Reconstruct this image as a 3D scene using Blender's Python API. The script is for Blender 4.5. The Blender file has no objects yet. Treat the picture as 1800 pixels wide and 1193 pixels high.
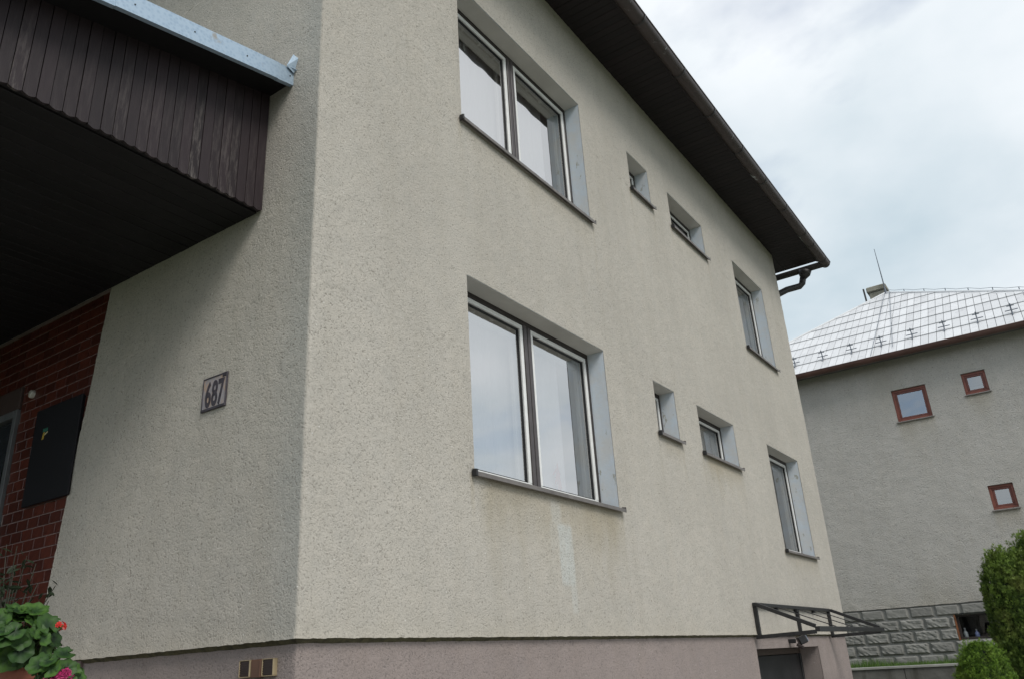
import bpy, math, random
import numpy as np
from mathutils import Vector, Matrix, Euler
random.seed(7); rng = np.random.default_rng(11)
R = math.radians
scene = bpy.context.scene
col = scene.collection

# ------------------------------------------------------------------ camera
CAM = Vector((-2.7804, -3.1736, -0.1856))
yaw, pit, rol, FPX = R(56.486), R(22.0986), R(-3.4316), 1416.6
d = Vector((math.sin(yaw)*math.cos(pit), math.cos(yaw)*math.cos(pit), math.sin(pit)))
rt = d.cross(Vector((0, 0, 1))).normalized(); up = rt.cross(d)
cr, sr = math.cos(rol), math.sin(rol)
r2, u2 = cr*rt + sr*up, -sr*rt + cr*up
cd = bpy.data.cameras.new('camera'); cam = bpy.data.objects.new('camera', cd); col.objects.link(cam)
m = Matrix((r2, u2, -d)).transposed().to_4x4(); m.translation = CAM
cam.matrix_world = m
cd.sensor_width = 36; cd.lens = 36*FPX/1800; cd.clip_start = 0.05; cd.clip_end = 3000
scene.camera = cam

# ------------------------------------------------------------------ light
SUN_EL, SUN_AZ = R(46), R(206)       # azimuth clockwise from +y
sdir = Vector((math.sin(SUN_AZ)*math.cos(SUN_EL), math.cos(SUN_AZ)*math.cos(SUN_EL), math.sin(SUN_EL)))
world = bpy.data.worlds.new('World'); scene.world = world; world.use_nodes = True
wn, wl = world.node_tree.nodes, world.node_tree.links
wn.clear()
def N(t, **k):
    n = wn.new(t)
    for a, b in k.items(): setattr(n, a, b)
    return n
out = N('ShaderNodeOutputWorld'); bg = N('ShaderNodeBackground'); bg.inputs['Strength'].default_value = 0.1
sky = N('ShaderNodeTexSky', sky_type='NISHITA', sun_disc=False)
sky.sun_elevation = SUN_EL; sky.sun_rotation = SUN_AZ
tc = N('ShaderNodeTexCoord'); sep = N('ShaderNodeSeparateXYZ'); wl.new(tc.outputs['Generated'], sep.inputs[0])
addz = N('ShaderNodeMath', operation='ADD'); wl.new(sep.outputs['Z'], addz.inputs[0]); addz.inputs[1].default_value = 0.25
mx = N('ShaderNodeMath', operation='MAXIMUM'); wl.new(addz.outputs[0], mx.inputs[0]); mx.inputs[1].default_value = 0.08
dx = N('ShaderNodeMath', operation='DIVIDE'); wl.new(sep.outputs['X'], dx.inputs[0]); wl.new(mx.outputs[0], dx.inputs[1])
dy = N('ShaderNodeMath', operation='DIVIDE'); wl.new(sep.outputs['Y'], dy.inputs[0]); wl.new(mx.outputs[0], dy.inputs[1])
cmb = N('ShaderNodeCombineXYZ'); wl.new(dx.outputs[0], cmb.inputs[0]); wl.new(dy.outputs[0], cmb.inputs[1]); cmb.inputs[2].default_value = 58.36
nz = N('ShaderNodeTexNoise'); nz.inputs['Scale'].default_value = 1.5; nz.inputs['Detail'].default_value = 7; nz.inputs['Roughness'].default_value = .52; nz.inputs['Distortion'].default_value = .25
wl.new(cmb.outputs[0], nz.inputs['Vector'])
rp = N('ShaderNodeValToRGB'); rp.color_ramp.elements[0].position = .31; rp.color_ramp.elements[1].position = .46
rp.color_ramp.elements[0].color = (.12, .12, .12, 1)
wl.new(nz.outputs['Fac'], rp.inputs[0])
nz2 = N('ShaderNodeTexNoise'); nz2.inputs['Scale'].default_value = 1.6; nz2.inputs['Detail'].default_value = 6; nz2.inputs['Roughness'].default_value = .5
off = N('ShaderNodeVectorMath', operation='ADD'); off.inputs[1].default_value = (4.3, 1.9, 8.0); wl.new(cmb.outputs[0], off.inputs[0]); wl.new(off.outputs[0], nz2.inputs['Vector'])
rp2 = N('ShaderNodeValToRGB'); rp2.color_ramp.elements[0].position = .27; rp2.color_ramp.elements[1].position = .64
rp2.color_ramp.elements[0].color = (3.1, 3.8, 4.25, 1); rp2.color_ramp.elements[1].color = (5.7, 5.9, 6.1, 1)
wl.new(nz2.outputs['Fac'], rp2.inputs[0])
mix = N('ShaderNodeMix', data_type='RGBA'); wl.new(rp.outputs[0], mix.inputs[0]); wl.new(sky.outputs[0], mix.inputs[6]); wl.new(rp2.outputs[0], mix.inputs[7])
wl.new(mix.outputs[2], bg.inputs['Color']); wl.new(bg.outputs[0], out.inputs[0])
sl = bpy.data.lights.new('sun', 'SUN'); sl.energy = 1.15; sl.angle = R(25); sl.color = (1, .96, .9)
so = bpy.data.objects.new('sun', sl); col.objects.link(so); so.rotation_euler = sdir.to_track_quat('Z', 'Y').to_euler(); so.location = (5, -20, 30)
vs = scene.view_settings; vs.view_transform = 'Standard'; vs.look = 'None'; vs.gamma = 1; vs.use_curve_mapping = False; vs.exposure = 0.80
scene.cycles.use_denoising = True
scene.cycles.max_bounces = 8; scene.cycles.transparent_max_bounces = 16
scene.cycles.caustics_reflective = False; scene.cycles.caustics_refractive = False

# ------------------------------------------------------------------ helpers
class Mat:
    """small procedural material builder"""
    def __init__(s, name):
        s.m = bpy.data.materials.new(name); s.m.use_nodes = True
        s.n, s.l = s.m.node_tree.nodes, s.m.node_tree.links
        s.b = s.n['Principled BSDF']; s.tc = s.n.new('ShaderNodeTexCoord'); s.co = s.tc.outputs['Object']
    def noise(s, scale, detail=3, rough=.55, stretch=None, dist=0):
        n = s.n.new('ShaderNodeTexNoise'); n.inputs['Scale'].default_value = scale; n.inputs['Detail'].default_value = detail
        n.inputs['Roughness'].default_value = rough; n.inputs['Distortion'].default_value = dist
        v = s.co
        if stretch:
            mp = s.n.new('ShaderNodeMapping'); mp.inputs['Scale'].default_value = stretch; s.l.new(v, mp.inputs[0]); v = mp.outputs[0]
        s.l.new(v, n.inputs['Vector']); return n.outputs['Fac']
    def ramp(s, v, p0, p1, c0=(0, 0, 0), c1=(1, 1, 1)):
        r = s.n.new('ShaderNodeValToRGB'); e = r.color_ramp.elements
        e[0].position, e[1].position = p0, p1; e[0].color = (*c0, 1); e[1].color = (*c1, 1)
        s.l.new(v, r.inputs[0]); return r.outputs[0]
    def mix(s, f, a, b, mode='MIX'):
        n = s.n.new('ShaderNodeMix'); n.data_type = 'RGBA'; n.blend_type = mode
        for i, v in ((0, f), (6, a), (7, b)):
            if isinstance(v, (int, float)): n.inputs[i].default_value = v
            elif isinstance(v, tuple): n.inputs[i].default_value = (*v, 1)
            else: s.l.new(v, n.inputs[i])
        return n.outputs[2]
    def attr(s, name):
        a = s.n.new('ShaderNodeAttribute'); a.attribute_name = name; return a.outputs['Fac']
    def objrand(s):
        return s.n.new('ShaderNodeObjectInfo').outputs['Random']
    def col(s, v):
        if isinstance(v, tuple): s.b.inputs['Base Color'].default_value = (*v, 1)
        else: s.l.new(v, s.b.inputs['Base Color'])
        return s
    def rough(s, v):
        if isinstance(v, (int, float)): s.b.inputs['Roughness'].default_value = v
        else: s.l.new(v, s.b.inputs['Roughness'])
        return s
    def metal(s, v): s.b.inputs['Metallic'].default_value = v; return s
    def spec(s, v): s.b.inputs['Specular IOR Level'].default_value = v; return s
    def bump(s, h, dist, strength=1):
        b = s.n.new('ShaderNodeBump'); b.inputs['Distance'].default_value = dist; b.inputs['Strength'].default_value = strength
        s.l.new(h, b.inputs['Height']); s.l.new(b.outputs[0], s.b.inputs['Normal']); return s

def simple(name, c, rough=.5, var=.15, scale=8, metal=0, bump=0, bscale=60, spec=.5):
    M = Mat(name); n = M.noise(scale, 4)
    dk = tuple(x*(1-var) for x in c); lt = tuple(min(1, x*(1+var)) for x in c)
    M.col(M.ramp(n, .3, .7, dk, lt)).rough(rough).metal(metal).spec(spec)
    if bump: M.bump(M.noise(bscale, 4), bump)
    return M.m

def roughcast(name, base, speck, stains=True, sc=1.0, bump=.0045):
    M = Mat(name)
    big = M.noise(.9, 4); mid = M.noise(7, 3)
    c = M.mix(M.ramp(big, .3, .7), tuple(x*.93 for x in base), tuple(x*1.05 for x in base))
    c = M.mix(M.ramp(mid, .35, .7), c, M.mix(1.0, c, (.94, .95, .96), 'MULTIPLY'))
    if stains:
        c = M.mix(M.attr('stain'), c, M.mix(1.0, c, (.71, .65, .51), 'MULTIPLY'))
        c = M.mix(M.attr('wash'), c, (.52, .53, .50))
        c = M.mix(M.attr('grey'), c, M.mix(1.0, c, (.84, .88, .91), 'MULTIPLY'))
    streak = M.noise(1.0, 4, .6, stretch=(5, 5, .35))
    c = M.mix(M.ramp(streak, .45, .75, (0, 0, 0), (.45, .45, .45)), c, M.mix(1.0, c, (.88, .87, .84), 'MULTIPLY'))
    sp = M.noise(78*sc, 2.5, .6, dist=.5)
    c = M.mix(M.mix(1.0, M.ramp(sp, .575, .68), M.ramp(M.noise(2.3, 4, .6), .25, .7, (.5, .5, .5), (1, 1, 1)), 'MULTIPLY'), c, speck)
    grain = M.noise(110*sc, 3, .6)
    c = M.mix(M.ramp(grain, .3, .75), M.mix(1.0, c, (.86, .86, .86), 'MULTIPLY'), M.mix(1.0, c, (1.08, 1.08, 1.08), 'MULTIPLY'))
    v = M.n.new('ShaderNodeTexVoronoi'); v.inputs['Scale'].default_value = 22*sc; M.l.new(M.co, v.inputs['Vector'])
    w = M.ramp(v.outputs['Distance'], .055, .10, (1, 1, 1), (0, 0, 0))
    sepc = M.n.new('ShaderNodeSeparateColor'); M.l.new(v.outputs['Color'], sepc.inputs[0])
    pick = M.ramp(sepc.outputs[0], .90, .91)
    c = M.mix(M.mix(1.0, w, pick, 'MULTIPLY'), c, (.72, .71, .67))
    M.col(c).rough(.93).spec(.2)
    h = M.mix(.5, M.mix(M.ramp(M.noise(1.7, 4, .6), .3, .7), M.noise(55*sc, 4, .65), M.noise(95*sc, 3, .6)), M.ramp(sp, .45, .70, (1, 1, 1), (0, 0, 0)))
    M.bump(h, bump, 1)
    return M.m

def glass_mat(name, ior=1.9, tint=(.97, .98, .98), wav=.0004):
    m = bpy.data.materials.new(name); m.use_nodes = True; n, l = m.node_tree.nodes, m.node_tree.links; n.clear()
    o = n.new('ShaderNodeOutputMaterial'); mx = n.new('ShaderNodeMixShader'); t = n.new('ShaderNodeBsdfTransparent'); g = n.new('ShaderNodeBsdfGlossy'); f = n.new('ShaderNodeFresnel')
    f.inputs['IOR'].default_value = ior; t.inputs[0].default_value = (*tint, 1); g.inputs['Roughness'].default_value = .008
    tcn = n.new('ShaderNodeTexCoord'); nz = n.new('ShaderNodeTexNoise'); nz.inputs['Scale'].default_value = 2.5; nz.inputs['Detail'].default_value = 1
    b = n.new('ShaderNodeBump'); b.inputs['Distance'].default_value = wav*14; b.inputs['Strength'].default_value = .3
    l.new(tcn.outputs['Object'], nz.inputs['Vector']); l.new(nz.outputs['Fac'], b.inputs['Height']); l.new(b.outputs[0], g.inputs['Normal'])
    ge = n.new('ShaderNodeNewGeometry'); iv = n.new('ShaderNodeMath'); iv.operation = 'SUBTRACT'; iv.inputs[0].default_value = 1; l.new(ge.outputs['Backfacing'], iv.inputs[1])
    ml = n.new('ShaderNodeMath'); ml.operation = 'MULTIPLY'; l.new(f.outputs[0], ml.inputs[0]); l.new(iv.outputs[0], ml.inputs[1])
    l.new(ml.outputs[0], mx.inputs[0]); l.new(t.outputs[0], mx.inputs[1]); l.new(g.outputs[0], mx.inputs[2]); l.new(mx.outputs[0], o.inputs[0])
    return m

def cloth_mat(name, c, see=.25):
    m = bpy.data.materials.new(name); m.use_nodes = True; n, l = m.node_tree.nodes, m.node_tree.links; n.clear()
    o = n.new('ShaderNodeOutputMaterial'); df = n.new('ShaderNodeBsdfDiffuse'); tl = n.new('ShaderNodeBsdfTranslucent'); tr = n.new('ShaderNodeBsdfTransparent')
    df.inputs[0].default_value = (*c, 1); tl.inputs[0].default_value = (*c, 1)
    a = n.new('ShaderNodeMixShader'); a.inputs[0].default_value = .25; l.new(df.outputs[0], a.inputs[1]); l.new(tl.outputs[0], a.inputs[2])
    tcn = n.new('ShaderNodeTexCoord'); v = n.new('ShaderNodeTexVoronoi'); v.inputs['Scale'].default_value = 70; l.new(tcn.outputs['Object'], v.inputs['Vector'])
    r = n.new('ShaderNodeValToRGB'); r.color_ramp.elements[0].position = .1; r.color_ramp.elements[1].position = .55
    r.color_ramp.elements[0].color = (see*1.25,)*3+(1,); r.color_ramp.elements[1].color = (see*.8,)*3+(1,)
    l.new(v.outputs['Distance'], r.inputs[0])
    b = n.new('ShaderNodeMixShader'); l.new(r.outputs[0], b.inputs[0]); l.new(a.outputs[0], b.inputs[1]); l.new(tr.outputs[0], b.inputs[2]); l.new(b.outputs[0], o.inputs[0])
    return m

def foliage_mat(name, c0, c1, c2=None, rough=.55, trans=.25, vary=False):
    M = Mat(name); v = M.attr('tone')
    cc = M.ramp(v, 0, 1, c0, c1)
    if vary: cc = M.mix(M.objrand(), M.mix(1.0, cc, (.55, .60, .60), 'MULTIPLY'), M.mix(1.0, cc, (1.45, 1.30, 1.0), 'MULTIPLY'))
    if c2: cc = M.mix(M.ramp(M.noise(2.2, 3), .5, .7), cc, M.mix(.6, cc, c2))
    M.col(cc).rough(rough).spec(.3)
    tl = M.n.new('ShaderNodeBsdfTranslucent'); M.l.new(cc, tl.inputs[0])
    mx = M.n.new('ShaderNodeMixShader'); mx.inputs[0].default_value = trans
    o = M.n['Material Output']; M.l.new(M.b.outputs[0], mx.inputs[1]); M.l.new(tl.outputs[0], mx.inputs[2]); M.l.new(mx.outputs[0], o.inputs[0])
    return M.m

def wloc(o):
    v = Vector((0, 0, 0))
    while o is not None: v += o.location; o = o.parent
    return v
def put(name, me, parent=None, at=None):
    """link a mesh whose vertices are relative to `at` (world)"""
    o = bpy.data.objects.new(name, me); col.objects.link(o)
    at = Vector(at) if at is not None else Vector((0, 0, 0))
    if parent is not None: o.parent = parent; o.location = at - wloc(parent)
    else: o.location = at
    return o
def thing(name, label, cat, loc=(0, 0, 0), group=None):
    o = bpy.data.objects.new(name, None); o.empty_display_size = .2; col.objects.link(o); o.location = loc
    return tag(o, label, cat, group)
def tag(o, label=None, cat=None, group=None, kind=None):
    if label: o['label'] = label
    if cat: o['category'] = cat
    if group: o['group'] = group
    if kind: o['kind'] = kind
    return o

class MB:
    def __init__(s): s.v = []; s.f = []
    def add(s, v, f):
        k = len(s.v); s.v += [tuple(p) for p in v]; s.f += [tuple(i+k for i in q) for q in f]; return s
    def box(s, x0, x1, y0, y1, z0, z1, c=.0, T=None):
        if x0 > x1: x0, x1 = x1, x0
        if y0 > y1: y0, y1 = y1, y0
        if z0 > z1: z0, z1 = z1, z0
        if c <= 0:
            v = [(x, y, z) for x in (x0, x1) for y in (y0, y1) for z in (z0, z1)]
            f = [(0, 1, 3, 2), (4, 6, 7, 5), (0, 4, 5, 1), (2, 3, 7, 6), (0, 2, 6, 4), (1, 5, 7, 3)]
        else:
            c = min(c, (x1-x0)*.45, (y1-y0)*.45, (z1-z0)*.45)
            lo, hi = (x0, y0, z0), (x1, y1, z1); v = []; idx = {}
            for cx in (0, 1):
                for cy in (0, 1):
                    for cz in (0, 1):
                        b = [(lo, hi)[k][i] for i, k in enumerate((cx, cy, cz))]
                        for ax in range(3):
                            p = list(b)
                            for i, k in enumerate((cx, cy, cz)):
                                if i != ax: p[i] += c if k == 0 else -c
                            idx[(cx, cy, cz, ax)] = len(v); v.append(p)
            f = []
            for ax in range(3):
                o1, o2 = [i for i in range(3) if i != ax]
                for k in (0, 1):
                    q = []
                    for a, b2 in ((0, 0), (1, 0), (1, 1), (0, 1)):
                        t = [0, 0, 0]; t[ax] = k; t[o1] = a; t[o2] = b2; q.append(idx[(*t, ax)])
                    f.append(q)
                for a in (0, 1):
                    for b2 in (0, 1):
                        t0 = [0, 0, 0]; t0[o1] = a; t0[o2] = b2; t1 = list(t0); t1[ax] = 1
                        f.append([idx[(*t0, o1)], idx[(*t1, o1)], idx[(*t1, o2)], idx[(*t0, o2)]])
            for cx in (0, 1):
                for cy in (0, 1):
                    for cz in (0, 1): f.append([idx[(cx, cy, cz, a)] for a in range(3)])
        if T is not None: v = [T @ Vector(p) for p in v]
        return s.add(v, f)
    def prism(s, poly, axis, a0, a1):
        """poly of 2d points in the two other axes (in xyz order), extruded along axis"""
        n = len(poly)
        def mk(p, a):
            q = list(p); q.insert(axis, a); return q
        v = [mk(p, a0) for p in poly]+[mk(p, a1) for p in poly]
        f = [tuple(range(n)), tuple(range(2*n-1, n-1, -1))]+[(i, (i+1) % n, n+(i+1) % n, n+i) for i in range(n)]
        return s.add(v, f)
    def tube(s, pts, r, seg=8, cap=True):
        pts = [Vector(p) for p in pts]; n = len(pts)
        rs = r if isinstance(r, (list, tuple)) else [r]*n
        rings = []; ref = None
        for i, p in enumerate(pts):
            t = (pts[min(i+1, n-1)]-pts[max(i-1, 0)]).normalized()
            if ref is None: ref = t.orthogonal().normalized()
            a = (ref - t*ref.dot(t)); a = a.normalized() if a.length > 1e-6 else t.orthogonal().normalized(); ref = a
            b = t.cross(a)
            rings.append([p+(a*math.cos(2*math.pi*k/seg)+b*math.sin(2*math.pi*k/seg))*rs[i] for k in range(seg)])
        v = [q for g in rings for q in g]; f = []
        for i in range(n-1):
            for k in range(seg): f.append((i*seg+k, i*seg+(k+1) % seg, (i+1)*seg+(k+1) % seg, (i+1)*seg+k))
        if cap: f += [tuple(range(seg))[::-1], tuple(range((n-1)*seg, n*seg))]
        return s.add(v, f)
    def lathe(s, prof, c, seg=24, axis='Z'):
        v = []; n = len(prof)
        for k in range(seg):
            a = 2*math.pi*k/seg
            for r, z in prof:
                p = (r*math.cos(a), r*math.sin(a), z)
                if axis == 'X': p = (z, r*math.cos(a), r*math.sin(a))
                v.append((p[0]+c[0], p[1]+c[1], p[2]+c[2]))
        f = [(k*n+i, ((k+1) % seg)*n+i, ((k+1) % seg)*n+i+1, k*n+i+1) for k in range(seg) for i in range(n-1)]
        return s.add(v, f)
    def mesh(s, name, mat, at=(0, 0, 0), smooth=False):
        me = bpy.data.meshes.new(name); ax, ay, az = at
        me.from_pydata([(x-ax, y-ay, z-az) for x, y, z in s.v], [], s.f)
        import bmesh
        bm = bmesh.new(); bm.from_mesh(me); bmesh.ops.recalc_face_normals(bm, faces=bm.faces); bm.to_mesh(me); bm.free()
        if smooth: me.polygons.foreach_set('use_smooth', [True]*len(me.polygons))
        if mat: me.materials.append(mat)
        return me
    def build(s, name, mat, parent=None, smooth=False, at=None):
        if at is None: at = wloc(parent) if parent is not None else (0, 0, 0)
        return put(name, s.mesh(name, mat, at, smooth), parent, at)

def B(*a, **k): return MB().box(*a, **k)

def grid_mesh(name, V, keep, mat, at, attrs=None):
    """V: (rows, cols, 3) array of world points; keep: (rows-1, cols-1) bool"""
    nr, nc = V.shape[:2]
    idx = np.arange(nr*nc).reshape(nr, nc)
    q = np.stack([idx[:-1, :-1], idx[:-1, 1:], idx[1:, 1:], idx[1:, :-1]], -1)[keep]
    used = np.unique(q); remap = -np.ones(nr*nc, int); remap[used] = np.arange(len(used)); q = remap[q]
    P = (V.reshape(-1, 3)-np.array(at))[used]
    me = bpy.data.meshes.new(name)
    me.vertices.add(len(P)); me.vertices.foreach_set('co', P.ravel().astype(np.float32))
    me.loops.add(q.size); me.loops.foreach_set('vertex_index', q.ravel().astype(np.int32))
    me.polygons.add(len(q)); me.polygons.foreach_set('loop_start', np.arange(0, q.size, 4, dtype=np.int32)); me.polygons.foreach_set('loop_total', np.full(len(q), 4, np.int32))
    me.polygons.foreach_set('use_smooth', np.ones(len(q), bool))
    me.update(calc_edges=True); me.validate()
    for k, a in (attrs or {}).items():
        at_ = me.attributes.new(k, 'FLOAT', 'POINT'); at_.data.foreach_set('value', a.reshape(-1)[used].astype(np.float32))
    me.materials.append(mat)
    return me

def blur(a, n=1):
    for _ in range(n):
        p = np.pad(a, 1, mode='edge')
        a = (p[:-2, 1:-1]+p[2:, 1:-1]+p[1:-1, :-2]+p[1:-1, 2:]+2*p[1:-1, 1:-1])/6
    return a
def sm(x, a, b):
    t = np.clip((x-a)/(b-a), 0, 1); return t*t*(3-2*t)
def fnoise(x, y, seed, f=1.0, octv=4):
    """cheap smooth value noise"""
    r = np.random.default_rng(seed); T = r.random((256, 256)); o = np.zeros(np.broadcast(x, y).shape); a = 1.0; tot = 0
    for k in range(octv):
        X, Y = x*f+17.3*k, y*f+5.1*k; xi, yi = np.floor(X).astype(int), np.floor(Y).astype(int); fx, fy = X-xi, Y-yi
        fx = fx*fx*(3-2*fx); fy = fy*fy*(3-2*fy)
        g = lambda i, j: T[(xi+i) % 256, (yi+j) % 256]
        o = o+a*((g(0, 0)*(1-fx)+g(1, 0)*fx)*(1-fy)+(g(0, 1)*(1-fx)+g(1, 1)*fx)*fy); tot += a; a *= .5; f *= 2
    return o/tot

# ------------------------------------------------------------------ materials
M_wall = roughcast('beige_roughcast', (.500, .466, .411), (.26, .24, .205))
M_plinth = roughcast('pink_roughcast', (.315, .265, .245), (.18, .155, .145), stains=False)
M_nwall = roughcast('grey_roughcast', (.485, .462, .43), (.28, .265, .245), stains=True, sc=.5, bump=.012)
M_moss = simple('moss_edge', (.075, .068, .035), .95, .5, 25, bump=.004, bscale=120)
def reveal_mat():
    M = Mat('pale_blue_reveal'); n = M.noise(5, 6, .65); n2 = M.noise(30, 4)
    c = M.ramp(n, .35, .62, (.64, .655, .66), (.62, .69, .76))  # blue-grey paint, also lightened and blued for skylight on the jambs
    c = M.mix(M.ramp(M.noise(9, 6, .7, stretch=(1, 1, .5)), .62, .66), c, (.40, .40, .36))
    M.col(c).rough(.85).spec(.25).bump(n2, .002); return M.m
M_reveal = reveal_mat()
M_head = simple('bounce_beige_head', (.60, .58, .53), .9, .08, 4, bump=.001)  # ground bounce under the head put into its beige tone
M_dkframe = simple('dark_brown_frame_paint', (.028, .021, .020), .45, .3, 20, bump=.0004, bscale=80)
M_white = simple('white_sash_paint', (.78, .78, .76), .4, .06, 15, bump=.0004, bscale=70)
M_cream = simple('cream_inner_sash_paint', (.55, .54, .48), .45, .06, 15)
M_black = simple('black_gasket', (.012, .012, .013), .6, .2, 20)
M_sill = simple('grey_brown_sill_metal', (.16, .145, .135), .5, .25, 9, metal=.2, bump=.0006, bscale=40)
M_glass = glass_mat('window_glass', 11.0, (.96, .97, .98))
M_nglass = glass_mat('neighbour_glass', 4.5, (.7, .73, .76))
M_clear = glass_mat('clear_sheet', 1.03, (.985, .99, .99))
M_curtain = cloth_mat('white_lace', (.84, .85, .86), .13)
M_inner = simple('interior_plaster', (.30, .29, .27), .9, .08, 2)
def brownwood(name, c, weather=.0, stretch=(1, 1, 1)):
    M = Mat(name)
    rnd = M.objrand()
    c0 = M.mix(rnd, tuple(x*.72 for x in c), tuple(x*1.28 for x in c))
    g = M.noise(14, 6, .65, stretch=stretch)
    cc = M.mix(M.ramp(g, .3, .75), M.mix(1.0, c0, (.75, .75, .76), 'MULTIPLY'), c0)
    if weather:
        w = M.noise(5, 6, .7, stretch=(6, 6, .9))
        a = M.attr('low')
        w2 = M.mix(1.0, M.ramp(w, .46, .62), a, 'MULTIPLY')
        cc = M.mix(w2, cc, (.15, .13, .12))
        kn = M.n.new('ShaderNodeTexVoronoi'); kn.inputs['Scale'].default_value = 6; M.l.new(M.co, kn.inputs['Vector'])
        cc = M.mix(M.ramp(kn.outputs['Distance'], .06, .11, (.8, .8, .8), (0, 0, 0)), cc, (.012, .008, .008))
    M.col(cc).rough(.62).spec(.35).bump(g, .0012); return M.m
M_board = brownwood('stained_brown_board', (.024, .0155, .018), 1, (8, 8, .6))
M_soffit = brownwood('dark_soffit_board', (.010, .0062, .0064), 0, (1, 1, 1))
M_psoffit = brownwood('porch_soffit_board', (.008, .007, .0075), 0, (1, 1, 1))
def galv():
    M = Mat('galvanised_steel'); v = M.n.new('ShaderNodeTexVoronoi'); v.inputs['Scale'].default_value = 45; M.l.new(M.co, v.inputs['Vector'])
    c = M.ramp(v.outputs['Distance'], 0, .6, (.29, .39, .50), (.40, .50, .60))
    c = M.mix(M.ramp(M.noise(7, 6, .7), .60, .72), c, (.34, .31, .27))
    M.col(c).rough(.48).metal(.45); return M.m
M_galv = galv()
def gutmat():
    M = Mat('brown_gutter_paint'); n = M.noise(3.2, 6, .7, stretch=(1, 1, 1)); c = M.ramp(M.noise(12, 4), .3, .7, (.036, .027, .025), (.055, .040, .036))
    c = M.mix(M.ramp(M.noise(3.6, 6, .72, dist=.5), .64, .66), c, (.34, .37, .37))
    M.col(c).rough(.5).spec(.5).bump(n, .001); return M.m
M_gutter = gutmat()
M_pipe = simple('downpipe_paint', (.035, .032, .033), .5, .2, 10)
M_roof = simple('roof_sheet', (.10, .07, .06), .6, .2, 3)
def tilemat():
    M = Mat('glazed_oxblood_tile'); r = M.objrand()
    c = M.mix(r, (.075, .018, .011), (.125, .030, .017)); c = M.mix(M.ramp(M.noise(20, 4), .35, .7), M.mix(1.0, c, (.7, .7, .7), 'MULTIPLY'), c)
    M.col(c).rough(.3).bump(M.noise(12, 2), .0002); return M.m
M_tile = tilemat()
M_grout = simple('pinkish_grout', (.22, .165, .155), .95, .15, 30)
M_blackbox = simple('black_cabinet_paint', (.006, .006, .008), .6, .2, 6, spec=.25)
M_steel = simple('black_steel', (.016, .016, .017), .45, .3, 20, bump=.0005)
M_garage = simple('dark_grey_door_metal', (.017, .017, .018), .55, .3, 6, bump=.001, bscale=20)
M_terra = simple('terracotta', (.26, .085, .05), .75, .2, 10, bump=.001)
M_soil = simple('potting_soil', (.02, .014, .01), .95, .4, 40, bump=.006)

# ------------------------------------------------------------------ ground
def ground():
    # one sheet: low yard round the near house, terrace behind the retaining wall, out to the horizon
    xs = np.unique(np.concatenate([np.linspace(-600, -30, 8), np.linspace(-30, 17.4, 48), [17.42, 17.55], np.linspace(17.6, 40, 20), np.linspace(40, 900, 10)]))
    ys = np.unique(np.concatenate([np.linspace(-700, -30, 8), np.linspace(-30, 30, 60), np.linspace(30, 700, 8)]))
    X, Y = np.meshgrid(xs, ys)
    Z = -2.15+.05*(fnoise(X, Y, 3, .3)-.5)+np.where(X > 17.5, 1.50, 0)
    V = np.stack([X, Y, Z], -1)
    M = Mat('lawn_soil'); c = M.ramp(M.noise(3, 6), .3, .7, (.035, .055, .018), (.07, .10, .03)); M.col(c).rough(.95).bump(M.noise(40, 4), .03)
    me = grid_mesh('ground', V, np.ones((len(ys)-1, len(xs)-1), bool), M.m, (0, 0, 0))
    tag(put('ground', me), kind='structure')
    # unseen paved yard, widened and paled to bounce light onto the walls
    P = simple('bounce_paving', (.36, .35, .33), .9, .15, 1.5, bump=.004)
    yd = MB()
    tag(B(-9, 16.5, -9.5, -.0, -2.2, -2.05).build('bounce_yard', P), kind='structure')
ground()

# ------------------------------------------------------------------ near house
W, EAVE, DEP = 10.536, 6.347, 9.0
house = thing('rendered_house', 'large beige roughcast house with dark brown eaves and pink plinth, filling left and centre', 'house', (0, 0, -2.15))
HZ = wloc(house)
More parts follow.
